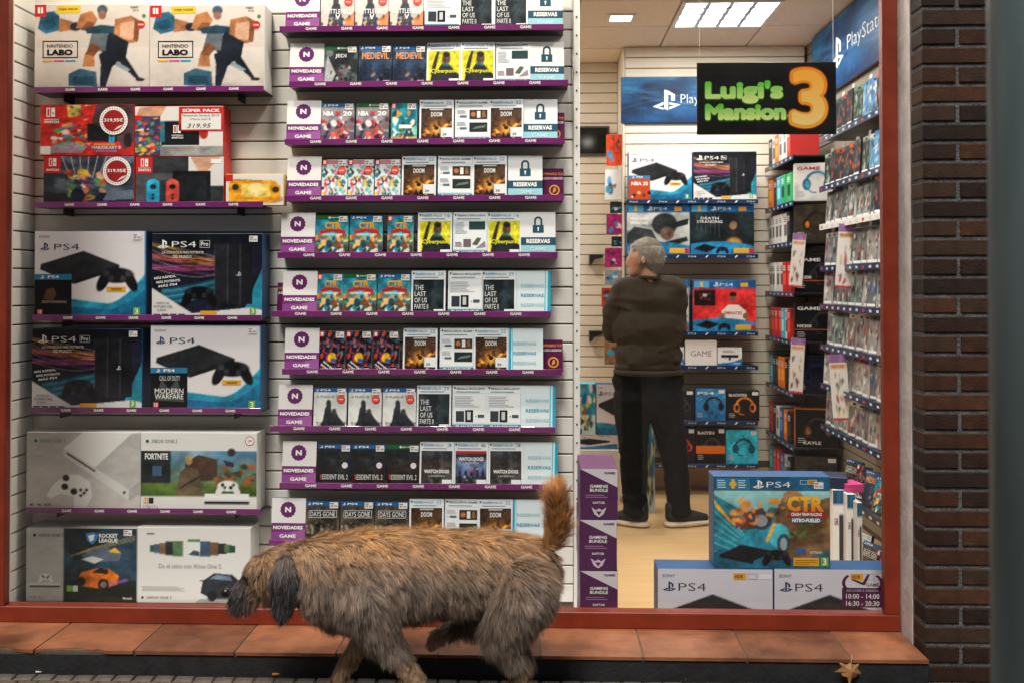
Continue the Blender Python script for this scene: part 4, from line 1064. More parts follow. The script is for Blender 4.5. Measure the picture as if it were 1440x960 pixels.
def art_xb2(W, H):
    c = Cv(110, int(110 * H / W), (224, 222, 220)); c.rect(0, .2, 1, .77, (90, 130, 160)); c.grad(.2, .77, (110, 120, 60), (80, 130, 170)); c.noise(4, (200, 206, 210), .5, 5, .55, box=(.25, .45, 1, .77)); c.rect(0, .2, .26, .77, (34, 42, 44)); c.grad(.2, .36, (64, 96, 36), (90, 110, 50), 0, 1); c.poly([(.38, .62), (.5, .72), (.66, .66), (.66, .4), (.4, .38)], (74, 54, 44)); c.blobs(26, 50, [(170, 96, 50), (120, 70, 44), (70, 60, 50), (96, 110, 60)], (.66, .34, .98, .58), .02, .05)
    c.poly([(.3, .2), (.34, .5), (.4, .58), (.5, .52), (.54, .2)], (96, 82, 62)); c.ell(.415, .64, .03, .05, (176, 130, 96)); c.ell(.415, .68, .033, .03, (190, 160, 90)); c.line([(.34, .3), (.5, .44)], .012, (40, 34, 30)); c.ell(.78, .75, .035, .05, (60, 50, 50)); c.poly([(.7, .66), (.8, .62), (.8, .56), (.74, .58)], (40, 50, 70))
    c.rect(.55, .15, .93, .23, (236, 236, 236)); c.rect(.55, .1, .93, .14, (30, 30, 32)); c.rect(.55, .14, .93, .16, (210, 210, 210)); xbpad(c, .75, .33, .09, W / H)
    p = Pr(W, H, c); xb_head(p, .055, .87, .045, (50, 110, 60)); p.text('FORTNITE', .035, .66, .235, .74, WHITE, 3, .03); p.rect(.1, .45, .18, .58, (60, 90, 120), 2); p.rect(.025, .1, .065, .175, (220, 160, 60), 2); p.text('12', .03, .115, .06, .16, WHITE, 3); p.rect(.07, .1, .11, .175, (30, 30, 32), 2); p.text('1TB/1To', .025, .04, .15, .075, (90, 90, 92), 2, -.01); p.disc(.94, .9, .019, (196, 60, 56), 2); p.disc(.94, .9, .016, WHITE, 3); p.text('299', .922, .885, .958, .915, (196, 60, 56), 4); return p
def art_xb3(W, H):
    c = Cv(110, int(110 * H / W), (188, 186, 184)); c.rect(.34, 0, 1, 1, (26, 34, 40)); c.noise(4, (44, 74, 96), .8, 6, .5, box=(.34, .3, 1, 1)); [c.line([(.4 + .05 * k, .62 + .03 * k), (.98, .84 + .02 * k)], .006, (236, 190, 110), .6) for k in range(4)]; c.poly([(.34, .3), (1, .2), (1, 0), (.34, 0)], (26, 32, 24))
    c.poly([(.5, .62), (.6, .72), (.74, .74), (.86, .66), (.84, .56), (.6, .54)], (90, 100, 116)); c.poly([(.5, .58), (.6, .62), (.7, .58), (.62, .52)], (220, 224, 228)); c.poly([(.74, .68), (.8, .74), (.86, .66)], (230, 180, 60))
    c.poly([(.46, .3), (.5, .4), (.64, .46), (.74, .46), (.84, .36), (.82, .24), (.7, .18), (.5, .22)], (206, 104, 30)); c.poly([(.6, .4), (.66, .46), (.74, .45), (.74, .38)], (30, 26, 26)); c.ell(.7, .24, .05, .08, (26, 24, 26)); c.ell(.7, .24, .028, .045, (110, 96, 90)); c.ell(.5, .28, .04, .06, (30, 26, 26)); c.line([(.76, .24), (.9, .3)], .03, (190, 110, 220), .7, 1.)
    c.rect(.035, .2, .31, .225, (26, 26, 28)); c.rect(.035, .225, .31, .255, (214, 212, 210)); xbpad(c, .18, .34, .055, W / H)
    p = Pr(W, H, c); xb_head(p, .075, .88, .045, (60, 70, 64)); p.poly([(.54, .93), (.6, .95), (.65, .92), (.64, .84), (.6, .78), (.55, .84)], (60, 130, 190), 2); p.poly([(.56, .9), (.62, .92), (.61, .84), (.58, .82)], WHITE, 3); p.text('ROCKET', .66, .875, .83, .93, WHITE, 3, .03); p.text('LEAGUE', .66, .81, .83, .865, WHITE, 3, .03); p.rect(.37, .14, .42, .22, (120, 180, 70), 2); p.rect(.425, .14, .47, .22, (220, 220, 210), 2); p.text('1TB/1To', .03, .04, .15, .075, (90, 90, 92), 2, -.01); p.text('Microsoft', .88, .04, .96, .07, WHITE, 3); return p
def art_xb4(W, H):
    c = Cv(110, int(110 * H / W), (222, 218, 216)); xs = [.14, .18, .23, .29, .36, .5, .6, .68, .75, .8, .84]; hs = [.09, .12, .15, .18, .2, .24, .2, .17, .14, .11, .09]
    for x, h, k in zip(xs, hs, range(11)): c.rect(x - .05 + .01 * abs(k - 5) * .5, .72 - h / 2, x + .05 - .01 * abs(k - 5) * .5, .72 + h / 2, [(40, 70, 60), (60, 84, 110), (110, 80, 60), (34, 40, 44), (80, 110, 80)][k % 5])
    c.rect(.445, .6, .555, .84, (222, 224, 222)); c.rect(.445, .81, .555, .84, (40, 110, 60)); c.poly([(.45, .64), (.5, .7), (.55, .68), (.55, .62)], (60, 70, 84))
    c.poly([(.5, .0), (.56, .06), (.74, .06), (.9, .12), (1, .1), (1, 0)], (150, 148, 146), .7); c.poly([(.56, .14), (.58, .3), (.68, .4), (.84, .38), (.96, .22), (.96, .06), (.66, .06)], (36, 42, 52)); c.poly([(.64, .33), (.7, .38), (.82, .36), (.84, .3)], (110, 130, 150)); c.ell(.66, .1, .04, .07, (18, 18, 20)); c.ell(.92, .1, .04, .07, (18, 18, 20)); c.line([(.56, .3), (.62, .3)], .01, (30, 30, 34))
    p = Pr(W, H, c); p.text('Da el salto con Xbox One S.', .19, .46, .75, .52, (74, 72, 72), 2, -.01); xb_head(p, .045, .05, .035, (60, 64, 62)); p.lines(.04, .15, .5, .22, 4, (150, 148, 148), 3, 2, .3); p.lines(.08, .9, .18, .94, 1, (120, 120, 124), 3, 2); return p
def art_ctr(W, H):
    c = Cv(120, int(120 * H / W), (50, 130, 150)); c.grad(.4, .85, (90, 150, 160), (150, 200, 200)); c.poly([(.5, .3), (.56, .72), (.62, .8), (.74, .82), (.8, .7), (1, .78), (1, 0), (.5, 0)], (120, 92, 60)); c.noise(6, (84, 60, 40), .8, 7, .5, box=(.5, 0, 1, .66)); c.poly([(.6, .82), (.66, .85), (.72, .84), (.8, .76), (.6, .72)], (176, 130, 84)); c.poly([(.66, .42), (.7, .48), (.96, .54), (.98, .46), (.8, .38)], (96, 66, 36)); c.blobs(20, 61, [(70, 110, 50), (96, 130, 60), (50, 80, 40)], (.6, .3, .9, .52), .015, .03)
    c.poly([(0, .0), (0, .8), (.2, .66), (.5, .3), (.66, .1), (.6, 0)], (34, 120, 140)); [c.line([(-.02, .2 + .09 * k), (.4 - .02 * k, .04 + .05 * k)], .01, (130, 216, 226), .7, 1.) for k in range(7)]
    # open kart with helmeted driver shape left out: machine only
    c.poly([(.02, .66), (.14, .5), (.2, .46), (.1, .6), (.0, .76)], (230, 170, 50)); c.poly([(.2, .3), (.34, .46), (.52, .5), (.62, .44), (.66, .26), (.56, .16), (.3, .2)], (40, 140, 166)); c.ell(.56, .36, .09, .13, (70, 180, 200)); c.ell(.6, .27, .055, .11, (60, 70, 84)); c.ell(.6, .27, .03, .07, (150, 170, 180)); c.poly([(.22, .42), (.3, .62), (.42, .66), (.5, .52), (.46, .44)], (90, 54, 40)); c.ell(.41, .52, .09, .1, (50, 56, 66)); c.ell(.41, .52, .055, .065, (140, 146, 150)); c.blobs(24, 63, [(214, 120, 50), (170, 80, 40), (120, 50, 40), (230, 160, 80)], (.16, .44, .4, .74), .02, .05); c.line([(.46, .3), (.52, .48)], .02, (226, 170, 60)); c.blobs(12, 66, [(220, 150, 60), (90, 60, 40), (60, 130, 140)], (.48, .58, .6, .74), .015, .04)
    c.poly([(0, 0), (0, .16), (.06, .22), (.5, .14), (.7, .1), (.86, .14), (1, .22), (1, 0)], (22, 90, 122), .75); c.poly([(.05, .15), (.24, .26), (.52, .19), (.34, .08)], (22, 24, 28)); c.poly([(.05, .15), (.34, .08), (.34, .05), (.05, .12)], (10, 11, 13)); c.pad(.54, .15, .1, (14, 15, 18), ay=W / H)
    c.rect(0, .84, 1, 1, (22, 82, 116))
    p = Pr(W, H, c); p.rect(.02, .855, .31, .985, (40, 116, 150), 1); p.lines(.03, .87, .12, .97, 4, (190, 216, 226), 3, 2, .4); p.lines(.21, .87, .3, .97, 4, (190, 216, 226), 4, 2, .4); p.rect(.15, .87, .18, .97, (220, 170, 60), 2); p.rect(.135, .9, .195, .94, (220, 170, 60), 3)
    p.pslogo(.385, .875, .09, WHITE, 2); p.text('PS4', .455, .885, .66, .945, WHITE, 2, -.01); p.frame(.745, .92, .81, .965, .001, WHITE, 2); p.rect(.815, .915, .89, .97, (222, 160, 40), 2); p.text('HDR', .825, .925, .875, .96, (40, 40, 40), 3)
    p.text('CTR', .63, .62, .95, .79, (244, 190, 60), 4, .06, c2=(214, 110, 24)); p.poly([(.62, .55), (.8, .58), (.98, .54), (.96, .62), (.8, .645), (.66, .62)], (150, 34, 40), 3); p.text('CRASH TEAM RACING', .665, .575, .93, .61, WHITE, 5, .03); p.rect(.665, .5, .925, .555, (40, 90, 140), 3); p.text('NITRO-FUELED', .675, .507, .915, .548, WHITE, 5, .04)
    p.rect(.685, .03, .905, .12, (214, 160, 50), 2); p.lines(.7, .04, .89, .1, 3, (120, 84, 20), 2, 3, .3); p.rect(.92, .03, .985, .125, (110, 170, 60), 2); p.text('3', .938, .04, .968, .115, WHITE, 3); p.rect(.7, .16, .79, .22, (60, 90, 150), 2); p.text('ACTIVISION', .83, .165, .93, .19, (220, 220, 220), 2); return p
def art_flat(W, H):
    c = Cv(90, int(90 * H / W), (216, 208, 216)); c.grad(0, 1, (222, 210, 214), (206, 204, 216)); c.poly([(.1, .6), (.48, .755), (.86, .6), (.86, .54), (.48, .4), (.1, .52)], (34, 36, 40)); c.poly([(.1, .6), (.48, .44), (.86, .6), (.86, .5), (.48, .3), (.1, .5)], (18, 19, 22)); c.poly([(0, 0), (0, .1), (.5, .2), (1, .4), (1, 0)], (36, 120, 160))
    p = Pr(W, H, c); p.text('SONY', .04, .92, .15, .95, (50, 50, 66), 2, .0); p.pslogo(.1, .79, .09, (30, 60, 104)); p.text('PS4', .18, .79, .42, .865, (40, 44, 66), 2, -.01); p.rect(.66, .9, .77, .965, (222, 160, 40), 2); p.text('HDR', .67, .915, .745, .95, (40, 36, 36), 3); p.frame(.785, .905, .865, .96, .001, (90, 90, 110), 2); p.rect(.885, .91, .99, .955, (226, 224, 226), 2); return p
def art_gaming(W, H):
    p = Pr(W, H, Cv(4, 4, (78, 30, 76))); p.poly([(0, 1), (1, 1), (1, .64)], (206, 200, 206)); p.text('GAME', .64, .9, .94, .95, (84, 34, 84), 3, .03); p.text('GAMING', .26, .63, .74, .69, WHITE, 3, .02); p.text('BUNDLE', .26, .55, .74, .61, WHITE, 3, .02); p.lines(.14, .42, .86, .5, 2, (170, 130, 170), 3, 2, .3); p.text('RAPTOR', .34, .31, .66, .355, WHITE, 3, .01); p.poly([(.3, .24), (.42, .18), (.5, .22), (.58, .18), (.7, .24), (.62, .1), (.5, .04), (.38, .1)], (206, 190, 206), 2); p.poly([(.42, .16), (.58, .16), (.5, .08)], (78, 30, 76), 3); return p

# left column shelves: px x0,x1, strip y, box bottom y
YC = .40        # front of the boxes
def wide_shelf(px0, px1, pyc, label, first):
    a, b = pt(px0, pyc, YC - .015), pt(px1, pyc, YC - .015)
    z = pt((px0 + px1) / 2, pyc, YC - .015).z - .012
    sh = ob('console_shelf', span_mesh('console_shelf', a.x, b.x, YC - .012, YB - .0005, z, z + .006, M_shelf, .001), None, label=label, cat='shelf', group='console shelves in the window')
    st = ob('price_strip', span_mesh('price_strip', a.x, b.x, YC - .017, YC - .0135, z - .002, z + .021, M_purple, .0008), sh)
    for xx in (a.x + .1, b.x - .12):
        ob('bracket', span_mesh('bracket', xx, xx + .006, YB - .09, YB - .001, z - .03, z - .001, M_black, .001), sh)
    fx = pt(first, pyc, YC - .015).x
    ob('lettering', game_strip(a.x, b.x, fx, .1345, 0, .04, .0105), st, (0, YC - .0178, z - .001))
    return z + .0062
G = 'console boxes on the left shelves'
z1 = wide_shelf(47.5, 371, 125, 'black shelf with purple edge under the cardboard robot boxes', 99)
console_box(48.5, 210, 6, 120, YC, .11, art_labo, 'white', 'pale box with cardboard robot suit, left of the top pair', zbase=z1)
console_box(210.5, 372, 7, 121, YC, .11, art_labo, 'white', 'pale box with cardboard robot suit, right of the top pair', zbase=z1)
z2 = wide_shelf(47, 370, 287, 'black shelf with purple edge under the red boxes and yellow handheld', 98)
ya, yb = 219.5, 282
lo1 = console_box(61, 189, ya, yb, YC, .10, art_sw3, 'red', 'dark racing console box, lower left of the red stack', zbase=z2)
lo2 = console_box(190.5, 315, ya + .8, yb, YC, .10, art_sw4, 'red', 'dark box with blue and red controllers, lower right of the red stack', zbase=z2)
zl = pt(125, ya, YC).z + .0008
zl2 = pt(252, ya + .8, YC).z + .0008
console_box(56.5, 189, 147, ya, YC, .10, art_sw1, 'red', 'bright red racing console box, upper left of the red stack', zbase=zl)
console_box(189.5, 314, 149.5, ya, YC, .10, art_sw2, 'red', 'console box with red super pack price sheet, upper right of the stack', zbase=zl2)
console_box(317.5, 399, 245, 283, YC, .05, art_lite, 'yellow', 'small white box with yellow handheld console at the shelf end', zbase=z2)
# round price stickers on two boxes
_p = Pr(.118, .118); _p.disc(.5, .5, .058, WHITE, 0, 40)
for k in range(30): _p.disc(.5 + .43 * math.cos(k * 2 * math.pi / 30), .5 + .43 * math.sin(k * 2 * math.pi / 30), .0022, (170, 36, 40), 1, 8)
_p.disc(.5, .5, .044, (150, 34, 38), 2, 40); _p.text('319,95€', .17, .44, .83, .58, WHITE, 3, .02); _p.poly([(.5, .16), (.74, .26), (.84, .36), (.66, .3)], (226, 214, 214), 3)
PS = _p.mesh('price_sticker')
for (px, py, par) in ((160, 170, None), (164.5, 241, None)):
    q = pt(px, py, YC - .003)
    tgt = [o for o in bpy.data.objects if o.name.startswith('console_box') and o.parent is None and 'racing console box' in o.get('label', '') and (('bright' in o['label']) == (py < 200))][0]
    ob('price_sticker', PS, tgt, (q.x - tgt.location.x, -.10 / 2 - .0042, q.z - tgt.location.z - .059))
z3 = wide_shelf(45.5, 368, 446, 'black shelf with purple edge, third on the left from the top', 96)
console_box(48.5, 205.5, 325, 441, YC, .11, art_slim('ds'), 'blue', 'white and blue console box with dark amber game, above left', zbase=z3, price=(.42, .90))
console_box(213.5, 369, 328.5, 441, YC, .11, art_pro(), 'blue', 'black console box with orange flare, right of the upper pair', zbase=z3, price=(.42, .90))
z4 = wide_shelf(42.5, 366, 575.5, 'black shelf with purple edge, fourth on the left from the top', 93)
console_box(44.8, 200, 462, 570, YC, .11, art_pro(), 'blue', 'black console box with orange flare, left of the lower pair', zbase=z4, price=(.42, .90))
console_box(211.5, 367.5, 457, 570, YC, .11, art_slim('cod'), 'blue', 'white and blue console box with grey war game, lower right', zbase=z4, price=(.42, .90))
z5 = wide_shelf(37.5, 367, 717, 'black shelf with purple edge, lowest on the left', 94)
console_box(37, 197.3, 607, 712, YC - .01, .12, art_xb1, 'white', 'pale grey box with large white console on lowest left shelf', zbase=z5)
console_box(197.8, 361.5, 607.5, 712, YC - .01, .12, art_xb2, 'white', 'white console box with battle landscape on lowest left shelf', zbase=z5)
zs6 = pt(115, 846, YC - .01).z
stp = ob('display_step', span_mesh('display_step', pt(30, 800, YC).x, pt(366, 800, YC).x, YC - .03, YB - .0005, -.06, zs6, M_shelf, .002), None, label='low black step under the bottom console boxes', cat='platform')
console_box(36.5, 192.5, 741.5, 846, YC - .01, .12, art_xb3, 'grey', 'grey and dark box with orange rocket car on the platform', zbase=zs6 + .0004, price=(.42, .9))
console_box(193, 352.5, 741, 846, YC - .01, .12, art_xb4, 'white', 'white box with row of game covers, behind the dog muzzle', zbase=zs6 + .0004)

# right part of the window: tower of bundles and three boxes
YG = .06
zb = FLOOR
tw = pt(815, 700, YG).x, pt(868, 700, YG).x
hb = (pt(840, 658, YG).z - pt(840, 736, YG).z)
ztop = pt(840, 658, YG).z
nb = 5
hh = (ztop - FLOOR) / round((ztop - FLOOR) / hb)
nb = round((ztop - FLOOR) / hb)
gm = art_gaming(tw[1] - tw[0] - .002, hh - .003).mesh('front_print')
for i in range(nb):
    o = ob('bundle_box', box_mesh('bundle_box', tw[1] - tw[0], .3, hh - .001, M_box['purple'], .002), None, ((tw[0] + tw[1]) / 2 + rnd.uniform(-.002, .002), YG + .15, FLOOR + hh * i), (0, 0, 0), 'purple gaming bundle box, %s of the stack counted from the top' % ORD[nb - 1 - i], 'box', 'stack of purple bundle boxes')
    ob('front_print', gm, o, (0, -.1506, .001))
YW = .07
lowz = FLOOR
console_box(924.5, 1087, 799, 880, YW, .12, art_flat, 'blue', 'pale lilac console box, left of the two beside the floor', zbase=lowz)
console_box(1088.5, 1252, 799.5, 880, YW, .12, art_flat, 'blue', 'pale lilac console box behind the opening hours sticker', zbase=lowz)
zt = pt(1005, 799, YW).z + .001
console_box(1003.5, 1167.5, 669, 798.5, YW + .004, .11, art_ctr, 'blue', 'blue racing console box standing on the two lilac boxes', zbase=zt, price=(.4, .87))
# hours sticker on the inner face of the glass
a, b = pt(1184, 853, -.0725), pt(1242, 806, -.0725)
W, H = b.x - a.x, b.z - a.z
p = Pr(W, H); p.rect(0, 0, 1, .58, (74, 26, 66), 0)
for s in (0, 1):
    t0 = [2.4, 3.9] if s == 0 else [-.76, .76]
    ang = np.linspace(t0[0], t0[1], 10)
    p.poly([(.5 + .5 * math.cos(t), .72 + .36 * math.sin(t)) for t in ang] + [(.5 + .42 * math.cos(t), .72 + .3 * math.sin(t)) for t in ang[::-1]], (74, 26, 66), 0)
p.poly([(.5, .66), (.24, .8), (.26, .84), (.5, .74), (.62, .98), (.68, .97), (.56, .66)], (74, 26, 66), 0)
p.text('GAME', .58, .62, .9, .72, (60, 40, 60), 1, .02); p.text('DE LUNES A SABADO', .12, .47, .88, .53, (200, 180, 200), 1, .0); p.text('10:00 - 14:00', .1, .26, .9, .4, WHITE, 1, .0); p.text('16:30 - 20:30', .1, .05, .9, .19, WHITE, 1, .0)
ob('hours_sticker', p.mesh('hours_sticker'), None, ((a.x + b.x) / 2, -.0732, a.z), label='purple opening hours sticker with clock on the glass, bottom right', cat='sticker')
# poster
a, b = pt(980, 190, -.045), pt(1175.5, 87.5, -.045)
W, H = b.x - a.x, b.z - a.z
po = ob('window_poster', box_mesh('window_poster', W, .003, H, mat('poster_black', (20, 17, 16), .35, var=.1), .0006), None, ((a.x + b.x) / 2, -.045, a.z), label='black hanging poster with green lettering and orange numeral 3', cat='poster')
p = Pr(W, H)
for t, x0, z0, x1, z1 in (("Luigi's", .07, .44, .61, .72), ('Mansion', .07, .21, .63, .40)):
    p.fat(t, x0, z0, x1, z1, (44, 110, 34), 0, .0085); p.fat(t, x0, z0 + .008, x1, z1 + .008, (84, 196, 60), 1, .0052, c2=(226, 236, 150))
p.text('TM', .645, .235, .675, .265, WHITE, 1, 0)
p.fat('3', .69, .14, .91, .87, (150, 70, 12), 0, .019, 14); p.fat('3', .69, .14, .91, .87, (240, 140, 30), 1, .0155, 14, c2=(246, 170, 60)); p.fat('3', .695, .15, .905, .865, (250, 172, 60), 2, .007, 12, c2=(253, 214, 130))
ob('poster_print', p.mesh('poster_print'), po, (0, -.0022, 0))
for s in (.02, .98):
    bm = bmesh.new(); bmesh.ops.create_cone(bm, cap_ends=True, segments=8, radius1=.0008, radius2=.0008, depth=ZT - (a.z + H), matrix=Matrix.Translation(((s - .5) * W, 0, H + (ZT - a.z - H) / 2)))
    ob('hanging_thread', bmesh_to(bm, 'hanging_thread', M_white), po)
# ================================================================== inside the shop
M_navy = mat('navy_strip', (20, 44, 84), .3, var=.1)
def strip_print(L, n, word='PS4'):
    p = Pr(1, 1)
    for i in range(n):
        x = (i + .5) / n * L - L / 2 + .5
        if i % 2: p.poly([(x - .012, .006), (x - .002, .006), (x + .012, .022), (x + .002, .022)], WHITE, 1)
        else: p.text(word, x - .026, .008, x + .026, .019, (200, 214, 230), 1, .0)
    return p.mesh('lettering')
def nshelf(name, x0, x1, y0, y1, z, label, group, n=8):
    """navy edged shelf on the back wall, front towards -Y"""
    sh = ob(name, span_mesh(name, x0, x1, y0 + .004, y1, z - .008, z - .001, M_shelf, .001), None, label=label, cat='shelf', group=group)
    st = ob('price_strip', span_mesh('price_strip', x0, x1, y0 - .001, y0 + .0035, z - .026, z + .004, M_navy, .0008), sh)
    ob('lettering', strip_print(x1 - x0, n), st, ((x0 + x1) / 2, y0 - .0016, z - .026))
    return sh
def headset(c, cx, cy, q, col, pad, ay=1.):
    pts = [(cx + q * math.cos(t), cy + q * 1.0 * ay * math.sin(t)) for t in np.linspace(0, math.pi, 14)]
    c.line(pts, q * .16, col)
    for k in (-1, 1):
        c.ell(cx + k * q * .95, cy - q * .15 * ay, q * .38, q * .55 * ay, col); c.ell(cx + k * q * .9, cy - q * .15 * ay, q * .2, q * .34 * ay, pad)
    c.line([(cx - q * .95, cy - q * .5 * ay), (cx - q * .5, cy - q * .9 * ay), (cx - q * .1, cy - q * .95 * ay)], q * .07, col)
def art_headset(bg, col, pad, title=None, tc=WHITE, bar=None, cx=.55, bg2=None):
    def f(W, H):
        c = Cv(48, max(20, int(48 * H / W)), bg)
        if bg2: c.grad(0, 1, bg2, bg)
        c.noise(3, tuple(int(v * .7) for v in bg), .5, 3, .55); headset(c, cx, .48, .26, col, pad, W / H)
        p = Pr(W, H, c)
        if bar: p.rect(0, bar[0], 1, bar[1], bar[2], 1)
        if title: p.text(title, .06, .82, .62, .91, tc, 3, .02)
        p.lines(.06, .1, .3, .26, 3, (170, 170, 176), 3, 1, .4); p.rect(.78, .86, .97, .97, (226, 226, 226), 2); return p
    return f
def art_scene(kind):
    def f(W, H):
        c = Cv(72, int(72 * H / W), (200, 204, 202))
        if kind == 'war':
            c.grad(0, 1, (170, 176, 174), (216, 216, 212)); c.noise(4, (130, 136, 136), .7, 3); c.poly([(0, 0), (0, .4), (.12, .56), (.4, .5), (.52, .2), (.56, 0)], (56, 62, 66)); c.ell(.6, .6, .2, .22, (40, 44, 46)); c.ell(.64, .42, .11, .13, (112, 86, 72)); c.poly([(.7, .62), (.98, .72), (.97, .6), (.74, .52)], (28, 30, 32)); c.poly([(.4, .2), (.95, .36), (.97, .28), (.5, .08)], (34, 38, 40)); c.noise(7, (24, 26, 28), .5, 5, .6, box=(0, 0, .7, .6))
        elif kind == 'strand':
            c.grad(0, 1, (24, 40, 44), (40, 50, 54)); c.noise(4, (14, 20, 24), .7, 5); c.poly([(.4, 0), (.46, .34), (.6, .5), (.78, .5), (.96, .3), (1, 0)], (30, 34, 36)); c.ell(.67, .64, .12, .16, (26, 28, 32)); c.ell(.67, .58, .06, .08, (126, 98, 80)); c.ell(.68, .22, .12, .12, (196, 140, 50), .9, .5); [c.line([(.1 + .07 * k, .8), (.1 + .07 * k, .5 - .03 * k)], .005, (150, 170, 170), .5) for k in range(6)]
        else:
            c.rect(0, 0, 1, 1, (206, 40, 44)); c.noise(3, (226, 66, 60), .6, 4); c.poly([(.44, .0), (.46, .4), (.56, .52), (.72, .52), (.84, .4), (.82, .0)], (232, 226, 222)); c.ell(.64, .66, .055, .085, (120, 82, 62)); c.ell(.64, .72, .058, .045, (30, 24, 22)); c.ell(.46, .3, .05, .06, (130, 88, 66)); c.ell(.84, .3, .05, .06, (130, 88, 66)); c.rect(.03, .5, .36, .8, (30, 24, 26)); c.blobs(9, 5, [(200, 190, 186), (150, 40, 40), (90, 80, 76)], (.08, .58, .32, .76), .02, .04)
        xs = np.linspace(0, 1, 16)
        c.poly([(0, 0)] + [(x, .2 + .09 * math.sin(2.6 * x + .2) - .05 * x) for x in xs] + [(1, 0)], (40, 130, 180)); c.poly([(.05, .12), (.22, .22), (.42, .15), (.26, .05)], (22, 24, 28)); c.pad(.5, .12, .08, (16, 17, 20), ay=W / H); c.rect(0, .84, 1, 1, (30, 96, 156))
        p = Pr(W, H, c); p.rect(.02, .855, .26, .985, (80, 160, 206), 1); p.rect(.12, .87, .16, .97, (226, 180, 60), 2); p.pslogo(.37, .88, .085, WHITE); p.text('PS4', .43, .885, .64, .945, WHITE, 2, -.01); p.rect(.76, .87, .88, .95, (222, 160, 40), 2); p.rect(.68, .03, .92, .13, (222, 170, 50), 2); p.rect(.93, .03, .99, .12, (190, 44, 44), 2)
        if kind == 'war': p.text('MODERN', .05, .68, .34, .74, WHITE, 3); p.text('WARFARE', .05, .6, .34, .66, WHITE, 3)
        if kind == 'strand': p.text('DEATH', .16, .7, .44, .75, WHITE, 3, 0); p.text('STRANDING', .1, .63, .5, .68, WHITE, 3, 0)
        if kind == 'foot': p.text('EMIRATES', .5, .33, .78, .39, (190, 40, 44), 3)
        return p
    return f
YF = 3.14
def bshelf(py, label, px0=881, px1=1066, n=9):
    a, b = pt(px0, py, YF - .02), pt(px1, py, YF - .02)
    z = pt(970, py, YF - .02).z
    nshelf('wall_shelf', a.x, min(b.x, XR - .33), YF - .025, BACK - .0005, z, label, 'navy edged shelves on the back wall', n)
    return z
zA = bshelf(281.5, 'navy edged shelf under the top console pair on the back wall')
console_box(884, 973.5, 213, 280, YF, .11, art_slim('nba', 80), 'blue', 'white console box with orange game, top left on the back wall', zbase=zA)
console_box(975, 1064, 213.5, 280, YF, .11, art_pro(80), 'blue', 'black console box with orange flare on the back wall', zbase=zA)
zB = bshelf(358.5, 'navy edged shelf under the soldier and rain hood boxes')
console_box(881.5, 970, 287.5, 357, YF, .11, art_scene('war'), 'blue', 'blue console box with goggled soldier above the customer head', zbase=zB)
console_box(971, 1060.5, 287.5, 357, YF, .11, art_scene('strand'), 'blue', 'blue topped console box with dark hooded figure and amber glow', zbase=zB)
zC = bshelf(466.5, 'navy edged shelf under the red football box')
console_box(882, 969, 394, 465, YF, .11, art_scene('war'), 'blue', 'blue console box mostly hidden behind the customer back', zbase=zC)
console_box(974, 1063, 394, 465, YF, .11, art_scene('foot'), 'blue', 'blue and red console box with footballer in white shirt', zbase=zC)
zD = bshelf(514, 'navy edged shelf carrying the small white sign')
def art_gamecard(W, H):
    p = Pr(W, H, Cv(4, 4, (238, 234, 230))); p.text('GAME', .17, .36, .84, .58, (130, 44, 96), 1, -.005); return p
console_box(963.5, 1008, 478, 512, YF, .012, art_gamecard, 'white', 'small white sign with purple capital letters behind the customer', name='shop_sign', cat='sign', zbase=zD)
def art_cam(W, H):
    c = Cv(40, 30, (232, 232, 232)); c.rect(.15, .45, .85, .6, (26, 28, 32)); c.poly([(0, 0), (0, .12), (.6, .2), (1, .4), (1, 0)], (40, 120, 180)); c.rect(.46, .3, .54, .45, (30, 30, 34)); p = Pr(W, H, c); p.text('PS4', .68, .06, .92, .16, WHITE, 2); p.lines(.2, .72, .8, .86, 2, (120, 130, 150), 3, 1); return p
console_box(1009, 1043.5, 488.5, 512, YF, .06, art_cam, 'white', 'small white camera box beside the white sign', name='camera_box', cat='box', zbase=zD)
console_box(940, 962, 488, 512, YF, .06, art_cam, 'white', 'small white box half hidden at the customer elbow', name='camera_box', cat='box', zbase=zD)
zE = bshelf(591.5, 'navy edged shelf under the upper headset boxes')
HG = 'headset boxes low on the back wall'
console_box(930, 976, 548, 590, YF, .09, art_headset((30, 32, 36), (60, 62, 66), (20, 20, 22), 'GAMING'), 'black', 'black headset box beside the customer hip', HG, 'headset box', 'headset_box', zbase=zE)
console_box(978, 1020.5, 546, 590, YF, .09, art_headset((60, 140, 196), (34, 40, 50), (20, 24, 30), 'PS4', WHITE, None, .6, (40, 110, 170)), 'blue', 'light blue headset box on the upper headset shelf', HG, 'headset box', 'headset_box', zbase=zE)
console_box(1022, 1068, 549, 590, YF, .09, art_headset((34, 28, 26), (226, 130, 40), (30, 24, 22), 'BLACKFIRE'), 'black', 'black headset box with orange headset, right on its shelf', HG, 'headset box', 'headset_box', zbase=zE)
zF = bshelf(652, 'navy edged shelf under the lower headset boxes')
console_box(938, 977.5, 601, 651, YF, .09, art_headset((30, 28, 30), (206, 60, 40), (50, 20, 20), None), 'black', 'black headset box with red headset beside the customer leg', HG, 'headset box', 'headset_box', zbase=zF)
console_box(978.5, 1020, 601, 651, YF, .09, art_headset((30, 28, 28), (70, 64, 60), (190, 100, 40), 'RAIYIN', WHITE, (.28, .5, (220, 110, 40))), 'black', 'black headset box with orange band in the lower row', HG, 'headset box', 'headset_box', zbase=zF)
console_box(1021, 1066, 604, 651, YF, .09, art_headset((50, 186, 214), (30, 60, 80), (20, 90, 120), None), 'cyan', 'bright cyan headset box, lowest right on the back wall', HG, 'headset box', 'headset_box', zbase=zF)

